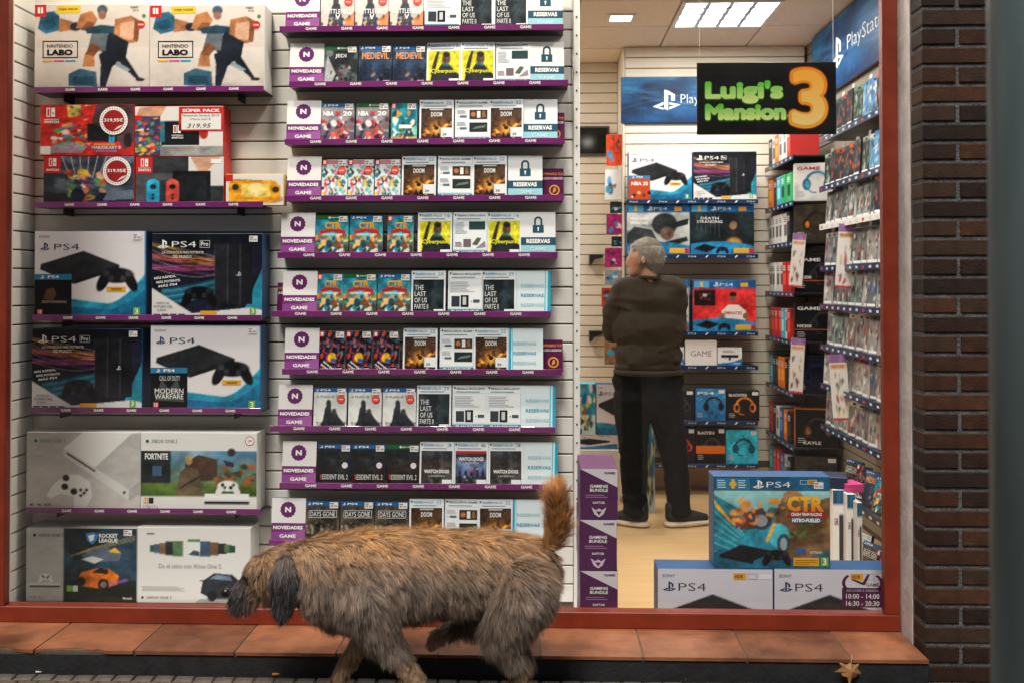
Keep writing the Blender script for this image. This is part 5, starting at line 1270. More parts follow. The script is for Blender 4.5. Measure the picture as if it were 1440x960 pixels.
# blue signs above the shelves
def art_psign(L, H, off):
    c = Cv(110, 40, (26, 76, 122)); c.grad(0, 1, (20, 60, 104), (40, 104, 150)); c.noise(4, (16, 44, 84), .7, 4); [c.line([(x, .3 + .12 * k + .25 * math.sin(4 * x + k)) for x in np.linspace(0, 1, 16)], .012, (110, 180, 206), .35, 1.) for k in range(5)]
    p = Pr(L, H, c); p.pslogo(off, .3, .42, (226, 232, 236)); p.text('PlayStation', off + .09, .36, off + .42, .62, (220, 228, 234), 2, -.01); return p
a, b = pt(873.5, 173.5, BACK - .03), pt(1100, 107, BACK - .03)
sg = ob('wall_sign', box_mesh('wall_sign', b.x - a.x, .028, b.z - a.z, M_navy, .002), None, ((a.x + b.x) / 2, BACK - .0145, a.z), label='blue illuminated style banner sign on the back wall', cat='sign')
ob('sign_print', art_psign(b.x - a.x - .004, b.z - a.z - .004, .28).mesh('sign_print'), sg, (0, -.0148, .002))
LS = 2.3
zs0 = CAM.z + (398 - 130) * 5.0 / 1400
a = ptx(1135, 120, XR - .03); b = ptx(1238, 110, XR - .03)
hs = a.z - .1
sg = ob('wall_sign', box_mesh('wall_sign', LS, .028, .44, M_navy, .002), None, (XR - .016, BACK - .3 - LS / 2 + .05, 2.49), (0, 0, R(-90)), label='long blue banner sign high on the right wall', cat='sign')
ob('sign_print', art_psign(LS - .004, .436, .25).mesh('sign_print'), sg, (0, -.0148, .002))

# ------------------------------------------------ right wall shelves
XS = 1.54
def rshelf(z, y0, y1, label, group, m, ticks=True, x=XS):
    sh = ob('side_shelf', span_mesh('side_shelf', x + .004, XR - .0005, y0, y1, z - .01, z - .001, M_shelf, .001), None, label=label, cat='shelf', group=group)
    st = ob('price_strip', span_mesh('price_strip', x - .001, x + .0035, y0, y1, z - .028, z + .004, m, .0008), sh)
    if ticks:
        p = Pr(1, 1); n = int((y1 - y0) / .1)
        for i in range(n):
            q = (i + .3) / n * (y1 - y0) - (y1 - y0) / 2 + .5
            p.rect(q, .009, q + .034, .021, (206, 212, 220) if i % 7 else (200, 70, 60), 1)
        ob('lettering', p.mesh('lettering'), st, (x - .0016, (y0 + y1) / 2, z - .028), (0, 0, R(-90)))
    return sh
def art_pack(seed, bg, pal):
    def f(W, H):
        c = Cv(16, 26, bg); r = random.Random(seed); c.blobs(22, seed, pal, (.08, .12, .92, .78), .04, .15); c.rect(0, .86, 1, 1, pal[0]); p = Pr(W, H, c); p.rect(.1, .03, .9, .1, (236, 236, 236), 1); p.rect(.36, .9, .64, .96, (30, 30, 34), 1); return p
    return f
PK = []
pk_spec = [((184, 178, 174), [(120, 50, 90), (60, 70, 80), (200, 196, 190), (150, 160, 166), (226, 222, 216)]), ((158, 162, 160), [(70, 76, 80), (190, 194, 194), (40, 46, 52), (216, 216, 212), (130, 60, 50)]), ((138, 148, 148), [(60, 66, 70), (186, 190, 188), (100, 116, 120), (40, 44, 46)]), ((190, 184, 178), [(170, 60, 60), (80, 90, 100), (150, 140, 136), (226, 220, 212)]), ((172, 174, 180), [(50, 90, 150), (60, 60, 70), (216, 216, 216), (110, 120, 140)]), ((46, 50, 56), [(206, 86, 44), (30, 32, 36), (90, 96, 100)]), ((40, 44, 50), [(80, 90, 100), (24, 26, 30), (190, 70, 50)]), ((110, 166, 200), [(60, 110, 160), (206, 210, 212), (40, 60, 90)]), ((58, 62, 60), [(90, 130, 100), (30, 36, 36), (160, 170, 160)])]
for i, (bg_, pal) in enumerate(pk_spec):
    PK.append(([art_pack(100 + i * 7 + q, tuple(int(v * (.92 - .1 * q)) for v in bg_), pal[q % len(pal):] + pal[:q % len(pal)])(.098, .181).mesh('pack_print') for q in range(4)], M_box['white' if i in (0, 1, 2, 3, 4) else ('blue' if i == 7 else 'black')]))
HGT = .165
near = [(.80, [5, 6, 5, 6, 5, 8, 7, 7]), (.53, [8, 6, 5, 6, 5, 5, 8, 7, 7]), (.32, [1, 2, 1, 2, 1, 1, 1, 2, 6]), (.09, [0, 2, 1, 0, 2, 1, 1, 0, 4]), (-.12, [0, 2, 1, 1, 2, 2, 0, 4, 1]), (-.34, [0, 2, 2, 1, 3, 0, 3, 0, 4]), (-.555, [0, 4, 1, 2, 0, 3, 0, 4, 3]), (-.78, [0, 2, 1, 0, 3, 0, 1, 3, 0])]
M_clearhead = mat('tag_white', (232, 230, 226), .4, var=0)
SHN = ['top', 'second', 'third', 'fourth', 'fifth', 'sixth', 'seventh', 'eighth', 'ninth']
pbody = {}
for si, (dz, kinds) in enumerate(near):
    kinds = kinds + [kinds[1], kinds[-1]]
    z = CAM.z + dz
    rshelf(z, .78, 2.0, 'navy edged accessory shelf nearest the window, %s from the ceiling' % SHN[si], 'near accessory shelves on the right wall', M_navy if si != 2 else M_white)
    for i, k in enumerate(kinds):
        y = 1.94 - i * .108
        me, body = PK[k]
        me = me[(i * 3 + si * 2 + i // 3) % 4]
        tall = HGT if si > 1 else HGT * 1.0
        key = body.name
        o = ob('accessory_pack', box_mesh('accessory_pack', .1, .03, .184, body, .0012), None, (XS + .03 + rnd.uniform(0, .022), y + rnd.uniform(-.004, .004), z + .0002), (R(rnd.uniform(-5, -2)), 0, R(-90 + rnd.uniform(-4, 16))), '%s, %s from the back on the %s near shelf' % (['pale pack with plum top', 'grey clear pack', 'dull green clear pack', 'white pack with red top', 'pale pack with blue top', 'black pack with orange print', 'black pack with grey print', 'light blue pack', 'dark green pack'][k], ORD[i], SHN[si]), 'accessory pack', 'accessory packs on the right wall')
        ob('pack_print', me, o, (0, -.0156, .001))
        if i % 2 == 0: ob('hang_tag', box_mesh('hang_tag', .03, .002, .03, M_clearhead, 0), o, (0, 0, .184))
# two lower stepped shelves with game cases
for j, (dz, x0) in enumerate(((-1.06, XS - .04), (-1.36, XS - .1))):
    z = CAM.z + dz
    rshelf(z, .45, 1.6, 'stepped lower shelf with game cases, %s of two' % ('upper' if j == 0 else 'lower'), 'stepped game shelves by the window', M_shelf, True, x0)
    for i in range(7):
        k = ['day', 'tlou', 'mar', 'jedi', 'med', 'doom', 'ctp'][(i * 2 + j) % 7]
        y = 1.5 - i * .155
        o = put_item(k, x0 + .05, y, z + .0004, '%s, %s from back, %s step' % (ITEM[k][6], ORD[i], 'upper' if j == 0 else 'lower'), 'game cases on the stepped shelves', R(-12), rz=R(-72 + rnd.uniform(-4, 4)))
# stack of cases lying on the upper step
# tall white boxes in front of the steps
def art_tall(W, H):
    c = Cv(24, 40, (230, 228, 226)); c.rect(.5, .35, .85, .8, (60, 60, 62)); c.rect(.0, .88, 1, 1, (40, 90, 120)); p = Pr(W, H, c); p.text('GAME', .1, .72, .44, .78, (150, 60, 100), 2); p.lines(.1, .1, .5, .2, 3, (120, 120, 124), 3, 1); return p
for i, (px0, px1, pt0, c) in enumerate(((1171, 1189, 688, 'white'), (1191, 1203, 694, 'white'), (1205, 1213, 706, 'grey'))):
    yb_ = .72 - i * .05
    console_box(px0, px1, pt0, 800, yb_, .16, art_tall, c, ['white narrow accessory box with dark window right of the racing box', 'slim white accessory box beside the white narrow one', 'slim grey accessory box next to the stepped games'][i], name='accessory_box', cat='box', zbase=FLOOR)
bx = [o for o in bpy.data.objects if o.name.startswith('accessory_box')]
o = bx[1]
ob('pink_box', box_mesh('pink_box', .075, .1, .035, mat('pink_card', (206, 60, 130), .4), .002), None, (o.location.x + .02, o.location.y, o.location.z + max(v.co.z for v in o.data.vertices) + .0004), (0, 0, .2), 'small magenta box lying on the slim white boxes', 'box')
o = bx[0]
ob('flat_box', box_mesh('teal_box', .11, .14, .05, M_box['navy'], .002), None, (o.location.x - .0, o.location.y, o.location.z + max(v.co.z for v in o.data.vertices) + .0004), (0, 0, -.25), 'flat dark blue box on top of the narrow white box', 'box')

# far bay of the right wall
far = [(.79, ['black', 'white', 'orange', 'white', 'white', 'red'], None, None), (.505, ['orange', 'black', 'cyan', 'green', 'green'], 'whead', 'white headset box with blue headset'), (.255, ['white', 'white', 'white', 'white', 'white', 'black'], 'clear', 'dark brown boxed headset with clear front'), (-.06, ['white', 'white', 'white', 'white', 'red', 'red'], 'hx', 'black headset box with orange line'), (-.36, ['red', 'red', 'red', 'red', 'cyan', 'white', 'red'], 'hx', 'black headset box with silver lettering'), (-.68, ['cyan', 'black', 'black', 'orange', 'orange', 'black', 'grey'], 'navy', 'very dark blue headset box'), (-1.01, ['red', 'black', 'white', 'blue', 'orange', 'black'], 'kayle', 'black headset box with orange side'), (-1.30, ['cyan', 'red', 'red', 'blue', 'white', 'black'], 'grey', 'dark grey box with small red mark')]
spine = {}
def art_spine(col, seed):
    c0 = {'black': (34, 34, 38), 'white': (226, 222, 218), 'orange': (226, 120, 36), 'red': (196, 50, 44), 'cyan': (90, 180, 214), 'green': (70, 180, 120), 'grey': (176, 172, 168), 'blue': (40, 100, 160)}[col]
    def f(W, H):
        c = Cv(10, 24, c0); c.rect(.2, .25, .8, .62, tuple(int(v * .45) for v in c0) if col in ('white', 'grey', 'green') else tuple(min(255, int(v * 1.3 + 20)) for v in c0)); p = Pr(W, H, c); p.lines(.15, .7, .85, .9, 3, (236, 236, 236) if col not in ('white', 'grey') else (90, 90, 100), seed, 1, .5); return p
    return f
for si, (dz, cols, big, bl) in enumerate(far):
    z = CAM.z + dz
    rshelf(z, 2.58, 3.36, 'accessory shelf at the far end of the right wall, %s down' % SHN[si], 'far accessory shelves on the right wall', M_navy)
    n = len(cols); wd = .60 / n
    for i, c in enumerate(cols):
        key = (c, n)
        if key not in spine: spine[key] = art_spine(c, i)(wd - .008, .19).mesh('spine_print')
        o = ob('boxed_accessory', box_mesh('boxed_accessory', wd - .006, .18, .195, M_box[c], .002), None, (XS + .105 + rnd.uniform(0, .01), 3.33 - (i + .5) * wd, z + .0002), (0, 0, R(-90 + rnd.uniform(-2, 2))), '%s boxed accessory, %s from the back on the %s far shelf' % (c, ORD[i], SHN[si]), 'boxed accessory', 'boxed accessories at the far end')
        ob('spine_print', spine[key], o, (0, -.0906, .0025))
    if big:
        f = {'whead': art_headset((232, 230, 228), (40, 120, 160), (90, 190, 220), 'GAME', (190, 60, 70)), 'clear': art_headset((66, 58, 44), (34, 30, 26), (206, 110, 40)), 'hx': art_headset((20, 20, 22), (52, 52, 56), (30, 30, 32), 'GAME', WHITE, (.3, .32, (190, 90, 50)), .7), 'navy': art_headset((18, 22, 40), (30, 40, 80), (16, 18, 30)), 'kayle': art_headset((24, 22, 22), (60, 52, 44), (150, 100, 50), None, WHITE), 'grey': art_headset((56, 54, 54), (40, 40, 42), (30, 30, 32))}[big]
        W, H, D = .25, .235, .13
        o = ob('headset_box', box_mesh('headset_box', W, D, H, M_box['white' if big == 'whead' else ('orange' if big == 'kayle' else 'black')], .002), None, (XS + .15, 2.655, z + .0002), (0, 0, R(-12)), '%s, near end of the %s far shelf' % (bl, SHN[si]), 'headset box', 'headset boxes facing the window')
        p = f(W - .003, H - .003)
        if big == 'hx': p.text('HX300', .06, .36, .4, .44, WHITE, 3, .02)
        if big == 'kayle': p.text('KAYLE', .2, .08, .62, .16, WHITE, 3, .02)
        ob('front_print', p.mesh('front_print'), o, (0, -D / 2 - .0006, .0015))
# price flyers hanging from shelf edges
def art_flyer(seed):
    def f(W, H):
        c = Cv(14, 44, (224, 220, 216)); c.rect(0, .86, 1, 1, (150, 110, 160)); c.rect(.1, .78, .9, .84, (200, 140, 90)); c.blobs(16, seed, [(60, 70, 80), (160, 60, 60), (150, 150, 150), (200, 180, 110), (190, 186, 184)], (.2, .1, .8, .7), .03, .09); c.rect(0, .0, 1, .05, (190, 60, 80)); return Pr(W, H, c)
    return f
def flyer(px0, px1, py0, py1, X, label, tilt):
    q0, q1 = ptx((px0 + px1) / 2, py0, X), ptx((px0 + px1) / 2, py1, X)
    H = q0.z - q1.z; W = (px1 - px0) / 1400 * (q0.y + 3.6)
    o = ob('price_flyer', box_mesh('price_flyer', W, .003, H, M_box['white'], 0), None, (X, q0.y, q1.z), (0, tilt, R(-25)), label, 'flyer', 'hanging price flyers')
    ob('flyer_print', art_flyer(int(px0))(W - .002, H).mesh('flyer_print'), o, (0, -.0021, 0))
XH = XS - .006
flyer(1174, 1197, 315, 405, XH, 'long white price flyer hanging before the near shelves, upper one', R(4))
flyer(1172, 1196, 498, 590, XH, 'long white price flyer hanging before the near shelves, lower one', R(-4))
flyer(1109, 1127, 328, 404, XH, 'white price flyer beside the red boxed accessories', R(5))
flyer(1109, 1128, 475, 552, XH, 'white price flyer beside the orange boxed accessories', R(3))

# ------------------------------------------------ recess left of the customer
def hang(px0, px1, py0, py1, col, label, pr=None):
    yh = BACK + .12
    a, b = pt(px0, py1, yh), pt(px1, py0, yh)
    W, H = max(.03, b.x - a.x), b.z - a.z
    o = ob('hanging_pack', box_mesh('hanging_pack', W, .05, H, M_box[col], .002), None, (.558 - W / 2, yh, a.z), (0, 0, 0), label, 'accessory pack', 'packs hanging on the wall end')
    c = Cv(16, 30, tuple(int(v) for v in {'orange': (222, 70, 36), 'white': (226, 226, 226), 'black': (40, 42, 46), 'purple': (170, 40, 110), 'grey': (150, 150, 156), 'red': (190, 60, 50), 'brown': (150, 110, 80)}[col])); c.blobs(5, int(py0), [(60, 150, 200), (230, 230, 230), (60, 60, 66)], (.1, .2, .9, .8), .08, .22)
    ob('pack_print', Pr(W - .002, H - .002, c).mesh('pack_print'), o, (0, -.0257, .001))
for i, (x0, x1, y0, y1, c, t) in enumerate([(853, 874, 190, 233, 'orange', 'orange'), (851, 874, 239, 282, 'white', 'white'), (855, 871, 284, 300, 'black', 'short black'), (851, 872, 302, 330, 'purple', 'magenta'), (856, 870, 333, 347, 'black', 'small black'), (850, 873, 349, 376, 'purple', 'magenta and blue'), (848, 872, 380, 402, 'grey', 'grey'), (844, 872, 405, 432, 'red', 'red and white'), (852, 872, 436, 470, 'grey', 'dull grey'), (850, 874, 474, 512, 'brown', 'brown')]):
    hang(x0, x1, y0, y1, c, '%s accessory pack, %s from the top on the narrow wall end' % (t, ORD[i]))
for i, (px, py) in enumerate(((838, 362), (838, 469))):
    q = pt(px, py, BACK + .44)
    bm = bmesh.new()
    pts = [(-.05, .02), (.05, .02), (.05, -.005), (-.01, -.015), (-.03, -.05), (-.05, -.06)]
    lo = [bm.verts.new((x, 0, z)) for x, z in pts]; hi = [bm.verts.new((x, .12, z)) for x, z in pts]
    bm.faces.new(lo); bm.faces.new(hi[::-1])
    for k in range(6): bm.faces.new([lo[(k + 1) % 6], lo[k], hi[k], hi[(k + 1) % 6]])
    bmesh.ops.recalc_face_normals(bm, faces=bm.faces[:])
    ob('shelf_bracket', bmesh_to(bm, 'shelf_bracket', M_black), None, (q.x, BACK + .379, q.z), label='%s empty black shelf bracket on the recess wall' % ('upper' if i == 0 else 'lower'), cat='bracket')
# stack of boxes on a low plinth behind the purple tower
YL = 2.85
pz = FLOOR
console_box(790, 872, 632, 690, YL - .02, .3, None, 'white', 'white plinth under the console boxes left of the customer', name='display_plinth', cat='plinth', zbase=pz)
zq = pt(830, 632, YL - .02).z + .0005
console_box(792, 868, 611, 632, YL, .2, lambda W, H: art_flat(W, H * 1.0), 'white', 'flat white console box on the plinth behind purple tower', zbase=zq)
zq = pt(830, 611, YL).z + .0005
def art_toon(W, H):
    c = Cv(30, 44, (40, 150, 180)); c.blobs(36, 71, [(230, 200, 60), (230, 230, 226), (30, 90, 140), (200, 70, 50), (60, 170, 190)], (0, .4, 1, 1), .05, .14); c.rect(0, 0, 1, .4, (196, 220, 220)); c.blobs(14, 72, [(40, 60, 60), (90, 110, 110), (220, 200, 60)], (.05, .03, .95, .36), .04, .1); return Pr(W, H, c)
console_box(800, 837.5, 539, 610, YL, .12, art_toon, 'cyan', 'teal box with colourful cartoon print left of the customer', name='game_box', cat='box', zbase=zq)
console_box(838.5, 905, 540, 610, YL, .12, art_slim(None, 60), 'blue', 'white and blue console box partly behind the customer leg', zbase=zq)
o = console_box(903, 921, 592, 704, 2.6, .1, art_toon, 'orange', 'tall colourful box standing on the floor between the customer legs', name='game_box', cat='box', zbase=FLOOR)
# ================================================================== figures
def blob(caps, voxel, smooth, name, mats, smooth_fac=.5):
    """caps: (p0, r0, p1, r1[, scale]) tapered capsules fused into one continuous skin"""
    bm = bmesh.new()
    for cp in caps:
        p0, r0, p1, r1 = cp[:4]
        sc_ = Vector(cp[4]) if len(cp) > 4 else Vector((1, 1, 1))
        b2 = bmesh.new()
        for p, r in ((p0, r0), (p1, r1)):
            ret = bmesh.ops.create_icosphere(b2, subdivisions=2, radius=r)
            for v in ret['verts']:
                v.co = Vector((v.co.x * sc_.x, v.co.y * sc_.y, v.co.z * sc_.z)) + Vector(p)
        h = bmesh.ops.convex_hull(b2, input=b2.verts[:])
        dead = list({g for g in h['geom_interior'] + h['geom_unused'] if isinstance(g, bmesh.types.BMVert) and g.is_valid})
        bmesh.ops.delete(b2, geom=dead, context='VERTS')
        tmp = bpy.data.meshes.new('tmp'); b2.to_mesh(tmp); b2.free()
        bm.from_mesh(tmp); bpy.data.meshes.remove(tmp)
    me = bpy.data.meshes.new('tmp'); bm.to_mesh(me); bm.free()
    o = bpy.data.objects.new('tmp', me); COL.objects.link(o)
    m = o.modifiers.new('r', 'REMESH'); m.mode = 'VOXEL'; m.voxel_size = voxel; m.use_smooth_shade = True
    s = o.modifiers.new('s', 'SMOOTH'); s.factor = smooth_fac; s.iterations = smooth
    dg = bpy.context.evaluated_depsgraph_get(); dg.update()
    out = bpy.data.meshes.new_from_object(o.evaluated_get(dg))
    bpy.data.objects.remove(o); bpy.data.meshes.remove(me)
    out.name = name
    out.materials.clear()
    for mm in (mats if isinstance(mats, (list, tuple)) else [mats]): out.materials.append(mm)
    for p in out.polygons: p.use_smooth = True
    return out

def mesh_arrays(me):
    n = len(me.vertices)
    v = np.empty(n * 3); me.vertices.foreach_get('co', v); v = v.reshape(-1, 3)
    nn = np.empty(n * 3); me.vertices.foreach_get('normal', nn); nn = nn.reshape(-1, 3)
    me.calc_loop_triangles()
    t = np.empty(len(me.loop_triangles) * 3, np.int32); me.loop_triangles.foreach_get('vertices', t)
    return v, nn, t.reshape(-1, 3)

def strands(me, n, seed, style, name, m, wid=.0022, clumps=0):
    """style(pos, nrm, rng) -> keep, flow(n,3), length(n), colour(n,3), lift, droop"""
    r = np.random.RandomState(seed)
    v, nn, t = mesh_arrays(me)
    a, b, c = v[t[:, 0]], v[t[:, 1]], v[t[:, 2]]
    ar = np.linalg.norm(np.cross(b - a, c - a), axis=1)
    idx = r.choice(len(t), n, p=ar / ar.sum())
    u = r.rand(n, 2); fl = u.sum(1) > 1; u[fl] = 1 - u[fl]
    w0 = (1 - u.sum(1))[:, None]
    pos = w0 * a[idx] + u[:, :1] * b[idx] + u[:, 1:] * c[idx]
    nr = w0 * nn[t[idx, 0]] + u[:, :1] * nn[t[idx, 1]] + u[:, 1:] * nn[t[idx, 2]]
    nr /= np.linalg.norm(nr, axis=1)[:, None] + 1e-9
    keep, flow, ln, col, lift, droop = style(pos, nr, r)
    pos, nr, flow, ln, col = pos[keep], nr[keep], flow[keep], ln[keep], col[keep]
    lift = (np.zeros(len(keep)) + lift)[keep]; droop = (np.zeros(len(keep)) + droop)[keep]
    n = len(pos)
    tang = flow - (flow * nr).sum(1)[:, None] * nr
    tang /= np.linalg.norm(tang, axis=1)[:, None] + 1e-9
    d = tang + nr * lift[:, None] + r.normal(0, .17, (n, 3))
    d /= np.linalg.norm(d, axis=1)[:, None]
    side = np.cross(d, nr); side /= np.linalg.norm(side, axis=1)[:, None] + 1e-9
    g = np.array([0, 0, -1.])
    pts = [pos - nr * .004]
    cur = pos; dd = d
    for k in range(3):
        dd = dd + g * droop[:, None] * .33
        dd = dd / np.linalg.norm(dd, axis=1)[:, None]
        cur = cur + dd * (ln / 3)[:, None]
        pts.append(cur)
    if clumps:
        from mathutils import kdtree
        ci = r.choice(n, clumps, replace=False)
        kd = kdtree.KDTree(clumps)
        for i, k in enumerate(ci): kd.insert(pos[k], i)
        kd.balance()
        near = np.array([kd.find(q)[1] for q in pos])
        src = ci[near]
        off = np.linalg.norm(pos - pos[src], axis=1)
        wk = np.clip(1.15 - off / .03, 0, 1)[:, None]
        for k, wgt in ((1, .12), (2, .32), (3, .52)):
            pts[k] = pts[k] * (1 - wgt * wk) + pts[k][src] * wgt * wk
        col = col * (r.uniform(.66, 1.26, clumps)[near])[:, None]
    W = wid * (.7 + .6 * r.rand(n))[:, None]
    V = np.stack([pts[0] - side * W / 2, pts[0] + side * W / 2, pts[1] - side * W * .45, pts[1] + side * W * .45, pts[2] - side * W * .3, pts[2] + side * W * .3, pts[3]], 1).reshape(-1, 3)
    base = np.arange(n)[:, None] * 7
    F = np.concatenate([base + np.array([[0, 1, 3]]), base + np.array([[0, 3, 2]]), base + np.array([[2, 3, 5]]), base + np.array([[2, 5, 4]]), base + np.array([[4, 5, 6]])], 1).reshape(-1, 3)
    mo = bpy.data.meshes.new(name)
    mo.vertices.add(len(V)); mo.vertices.foreach_set('co', V.ravel())
    mo.loops.add(F.size); mo.loops.foreach_set('vertex_index', F.ravel().astype(np.int32))
    mo.polygons.add(len(F)); mo.polygons.foreach_set('loop_start', np.arange(0, F.size, 3, dtype=np.int32))
    mo.update(calc_edges=True)
    mo.polygons.foreach_set('use_smooth', np.ones(len(F), bool))
    ca = mo.color_attributes.new('Col', 'FLOAT_COLOR', 'POINT')
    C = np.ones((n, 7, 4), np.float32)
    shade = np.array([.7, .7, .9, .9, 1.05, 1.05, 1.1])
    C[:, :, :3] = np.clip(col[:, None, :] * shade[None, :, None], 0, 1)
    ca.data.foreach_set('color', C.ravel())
    mo.materials.append(m)
    return mo

def hair_mat(name, rough=.55):
    m = attr_mat(name, rough)
    nt = m.node_tree
    b = nt.nodes['Principled BSDF']
    b.inputs['Specular IOR Level'].default_value = .35
    tr = nt.nodes.new('ShaderNodeBsdfTranslucent')
    at = [n for n in nt.nodes if n.type == 'ATTRIBUTE'][0]
    nt.links.new(at.outputs['Color'], tr.inputs[0])
    mx = nt.nodes.new('ShaderNodeMixShader'); mx.inputs[0].default_value = .3
    out = [n for n in nt.nodes if n.type == 'OUTPUT_MATERIAL'][0]
    nt.links.new(b.outputs[0], mx.inputs[1]); nt.links.new(tr.outputs[0], mx.inputs[2]); nt.links.new(mx.outputs[0], out.inputs[0])
    return m

from mathutils import noise as mnoise
def wrinkle(me, amp, f, seed):
    vs = [v.co.copy() for v in me.vertices]; ns = [v.normal.copy() for v in me.vertices]
    for i, c in enumerate(vs):
        q = Vector((c.x * f[0] + seed, c.y * f[1], c.z * f[2]))
        q = q + mnoise.noise_vector(q * .6) * .9
        k = 1 - abs(mnoise.noise(q)) * 2.2
        me.vertices[i].co = c + ns[i] * amp * k
    me.update()
    return me
# ------------------------------------------------ the dog
YD = -.62
def dp(px, py, dy=0.):
    q = pt(px, py, YD); return (q.x, YD + dy, q.z)
def mm(px): return px / 1400 * (YD + 3.6)       # pixels -> metres at the dog
caps = [
    # trunk: rump, loin, ribcage, chest
    (dp(735, 803), mm(50), dp(690, 798), mm(52), (1, .95, 1)),
    (dp(690, 798), mm(52), dp(600, 800), mm(55), (1, .95, 1)),
    (dp(600, 800), mm(55), dp(510, 808), mm(61), (1, .95, 1.03)),
    (dp(510, 808), mm(61), dp(465, 812), mm(54), (1, .95, 1.05)),
    (dp(520, 845), mm(34), dp(470, 843), mm(32), (1, 1, 1)),
    # neck
    (dp(470, 800), mm(50), dp(425, 800), mm(40), (1, .85, 1)),
    (dp(425, 800), mm(40), dp(398, 803), mm(34), (1, .85, 1)),
    # skull, brow, muzzle, chin
    (dp(402, 800), mm(33), dp(375, 803), mm(29), (1, 1.0, 1)),
    (dp(378, 806), mm(25), dp(356, 812), mm(16), (1, .95, 1)),
    (dp(356, 818), mm(16), dp(330, 833), mm(11), (1, 1, 1)),
    (dp(375, 826), mm(16), dp(338, 845), mm(8), (1, 1, 1)),
    (dp(352, 800), mm(7), dp(350, 801), mm(6), (1, 3, 1)),
    (dp(327, 831), mm(8), dp(323, 832), mm(7)),
]
def leg(pts, rs):
    return [(pts[i], rs[i], pts[i + 1], rs[i + 1]) for i in range(len(pts) - 1)]
N, FA = -.085, .085       # near and far side
# near fore leg slanting back, far fore leg reaching forward
caps += leg([dp(520, 830, N), dp(548, 885, N), dp(590, 938, N), dp(622, 985, N)], [mm(36), mm(19), mm(11.5), mm(9)])
caps += leg([dp(622, 985, N), dp(606, 997, N)], [mm(14), mm(11)])
caps += leg([dp(500, 830, FA), dp(515, 895, FA), dp(478, 950, FA), dp(458, 990, FA)], [mm(32), mm(18), mm(11.5), mm(9)])
caps += leg([dp(458, 990, FA), dp(442, 998, FA)], [mm(14), mm(10)])
# near hind leg under the rump: thigh, knee forward, hock back
caps += leg([dp(738, 815, N), dp(708, 872, N), dp(735, 925, N), dp(712, 985, N)], [mm(42), mm(27), mm(13), mm(10)])
caps += leg([dp(712, 988, N), dp(692, 997, N)], [mm(15), mm(11)])
# far hind leg swinging forward, paw lifted
caps += leg([dp(725, 820, FA), dp(668, 870, FA), dp(655, 890, FA), dp(612, 908, FA)], [mm(38), mm(20), mm(12), mm(9)])
caps += leg([dp(612, 908, FA), dp(603, 917, FA)], [mm(12), mm(9)])
# tail carried up
caps += leg([dp(755, 790), dp(776, 765), dp(787, 735), dp(781, 696)], [mm(14), mm(10), mm(11), mm(11)])
M_skin = mat('dog_skin', (74, 60, 50), .7, var=.15)
dogm = blob(caps, .011, 6, 'dog_body', M_skin)
dogroot = ob('dog', dogm, None, label='shaggy tan and grey dog walking left past the window', cat='dog')
H_dog = hair_mat('dog_hair')
dxz = lambda px, py: (dp(px, py)[0], dp(px, py)[2])
HEADX = dp(432, 800)[0]; TAILP = dp(768, 775)
ZTOP, ZMID, ZLOW = dp(600, 740)[2], dp(600, 800)[2], dp(600, 880)[2]
TAN, GRY, DRK = lin((216, 168, 114)), lin((152, 134, 120)), lin((60, 54, 52))
MUZ = lin((84, 80, 84)); EARC = lin((58, 54, 54))
def fur_style(pos, nr, r):
    n = len(pos)
    x, y, z = pos.T
    head = x < HEADX
    tail = (x > TAILP[0] - .01) & (z > TAILP[2] - .0)
    legs = z < dp(600, 893)[2] - (x > dp(660, 0)[0]) * .02
    t = np.clip((z - ZLOW) / (ZTOP - ZLOW), 0, 1) + r.normal(0, .12, n)
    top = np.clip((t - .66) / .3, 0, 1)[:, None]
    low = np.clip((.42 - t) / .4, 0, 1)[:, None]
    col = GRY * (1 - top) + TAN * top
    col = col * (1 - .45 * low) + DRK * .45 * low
    # head: tan brow and neck, dark greyish muzzle
    mz = np.clip((dp(372, 800)[0] - x) / .06 + r.normal(0, .25, n), 0, 1)[:, None] * np.clip((dp(360, 790)[2] - z) / .05 + .6, 0, 1)[:, None]
    dk = (r.rand(n) < .07)[:, None]; col = np.where(dk, DRK, col)
    col = np.where(head[:, None], (TAN * .45 + GRY * .5) * (1 - mz) + MUZ * mz, col)
    col = np.where(tail[:, None], TAN * .9 + GRY * .1, col)
    col = np.where(legs[:, None], (GRY * .7 + TAN * .3), col)
    pat = np.sin(x * 31 + 3 * np.sin(z * 23)) * np.sin(z * 40 + 2 * x * 13)
    col = col * (1 + .25 * pat + r.normal(0, .22, n))[:, None]
    flow = np.tile(np.array([.75, 0, -.75]), (n, 1))
    flow[z < ZMID] = (.35, 0, -1)
    flow[head] = (.5, 0, -.9)
    mu = x < dp(368, 800)[0]
    flow[mu] = (-.25, 0, -1)
    flow[legs] = (.1, 0, -1)
    flow[tail] = (.1, 0, 1)
    # clumping
    cl = np.stack([np.sin(x * 90 + y * 40), np.sin(y * 80 + z * 30), np.sin(x * 70 - z * 60)], 1)
    flow = flow + .22 * cl
    ln = .042 + .032 * r.rand(n)
    ln = np.where(z < ZMID, .044 + .034 * r.rand(n), ln)
    ln = np.where(head, .036 + .016 * r.rand(n), ln)
    ln = np.where(mu, .016 + .012 * r.rand(n), ln)
    ln = np.where(mu & (z < dp(350, 836)[2]), .04 + .02 * r.rand(n), ln)
    ln = np.where(legs, .02 + .012 * r.rand(n), ln)
    ln = np.where(tail, .042 + .022 * r.rand(n), ln)
    nose = x < dp(326, 800)[0]
    lift = np.where(tail, 1.05, np.where(head, .35, np.where(legs, .22, .38)))
    droop = np.where(tail, -.15, np.where(legs, .1, .35))
    return ~nose, flow, ln, np.clip(col, 0.004, 1), lift, droop
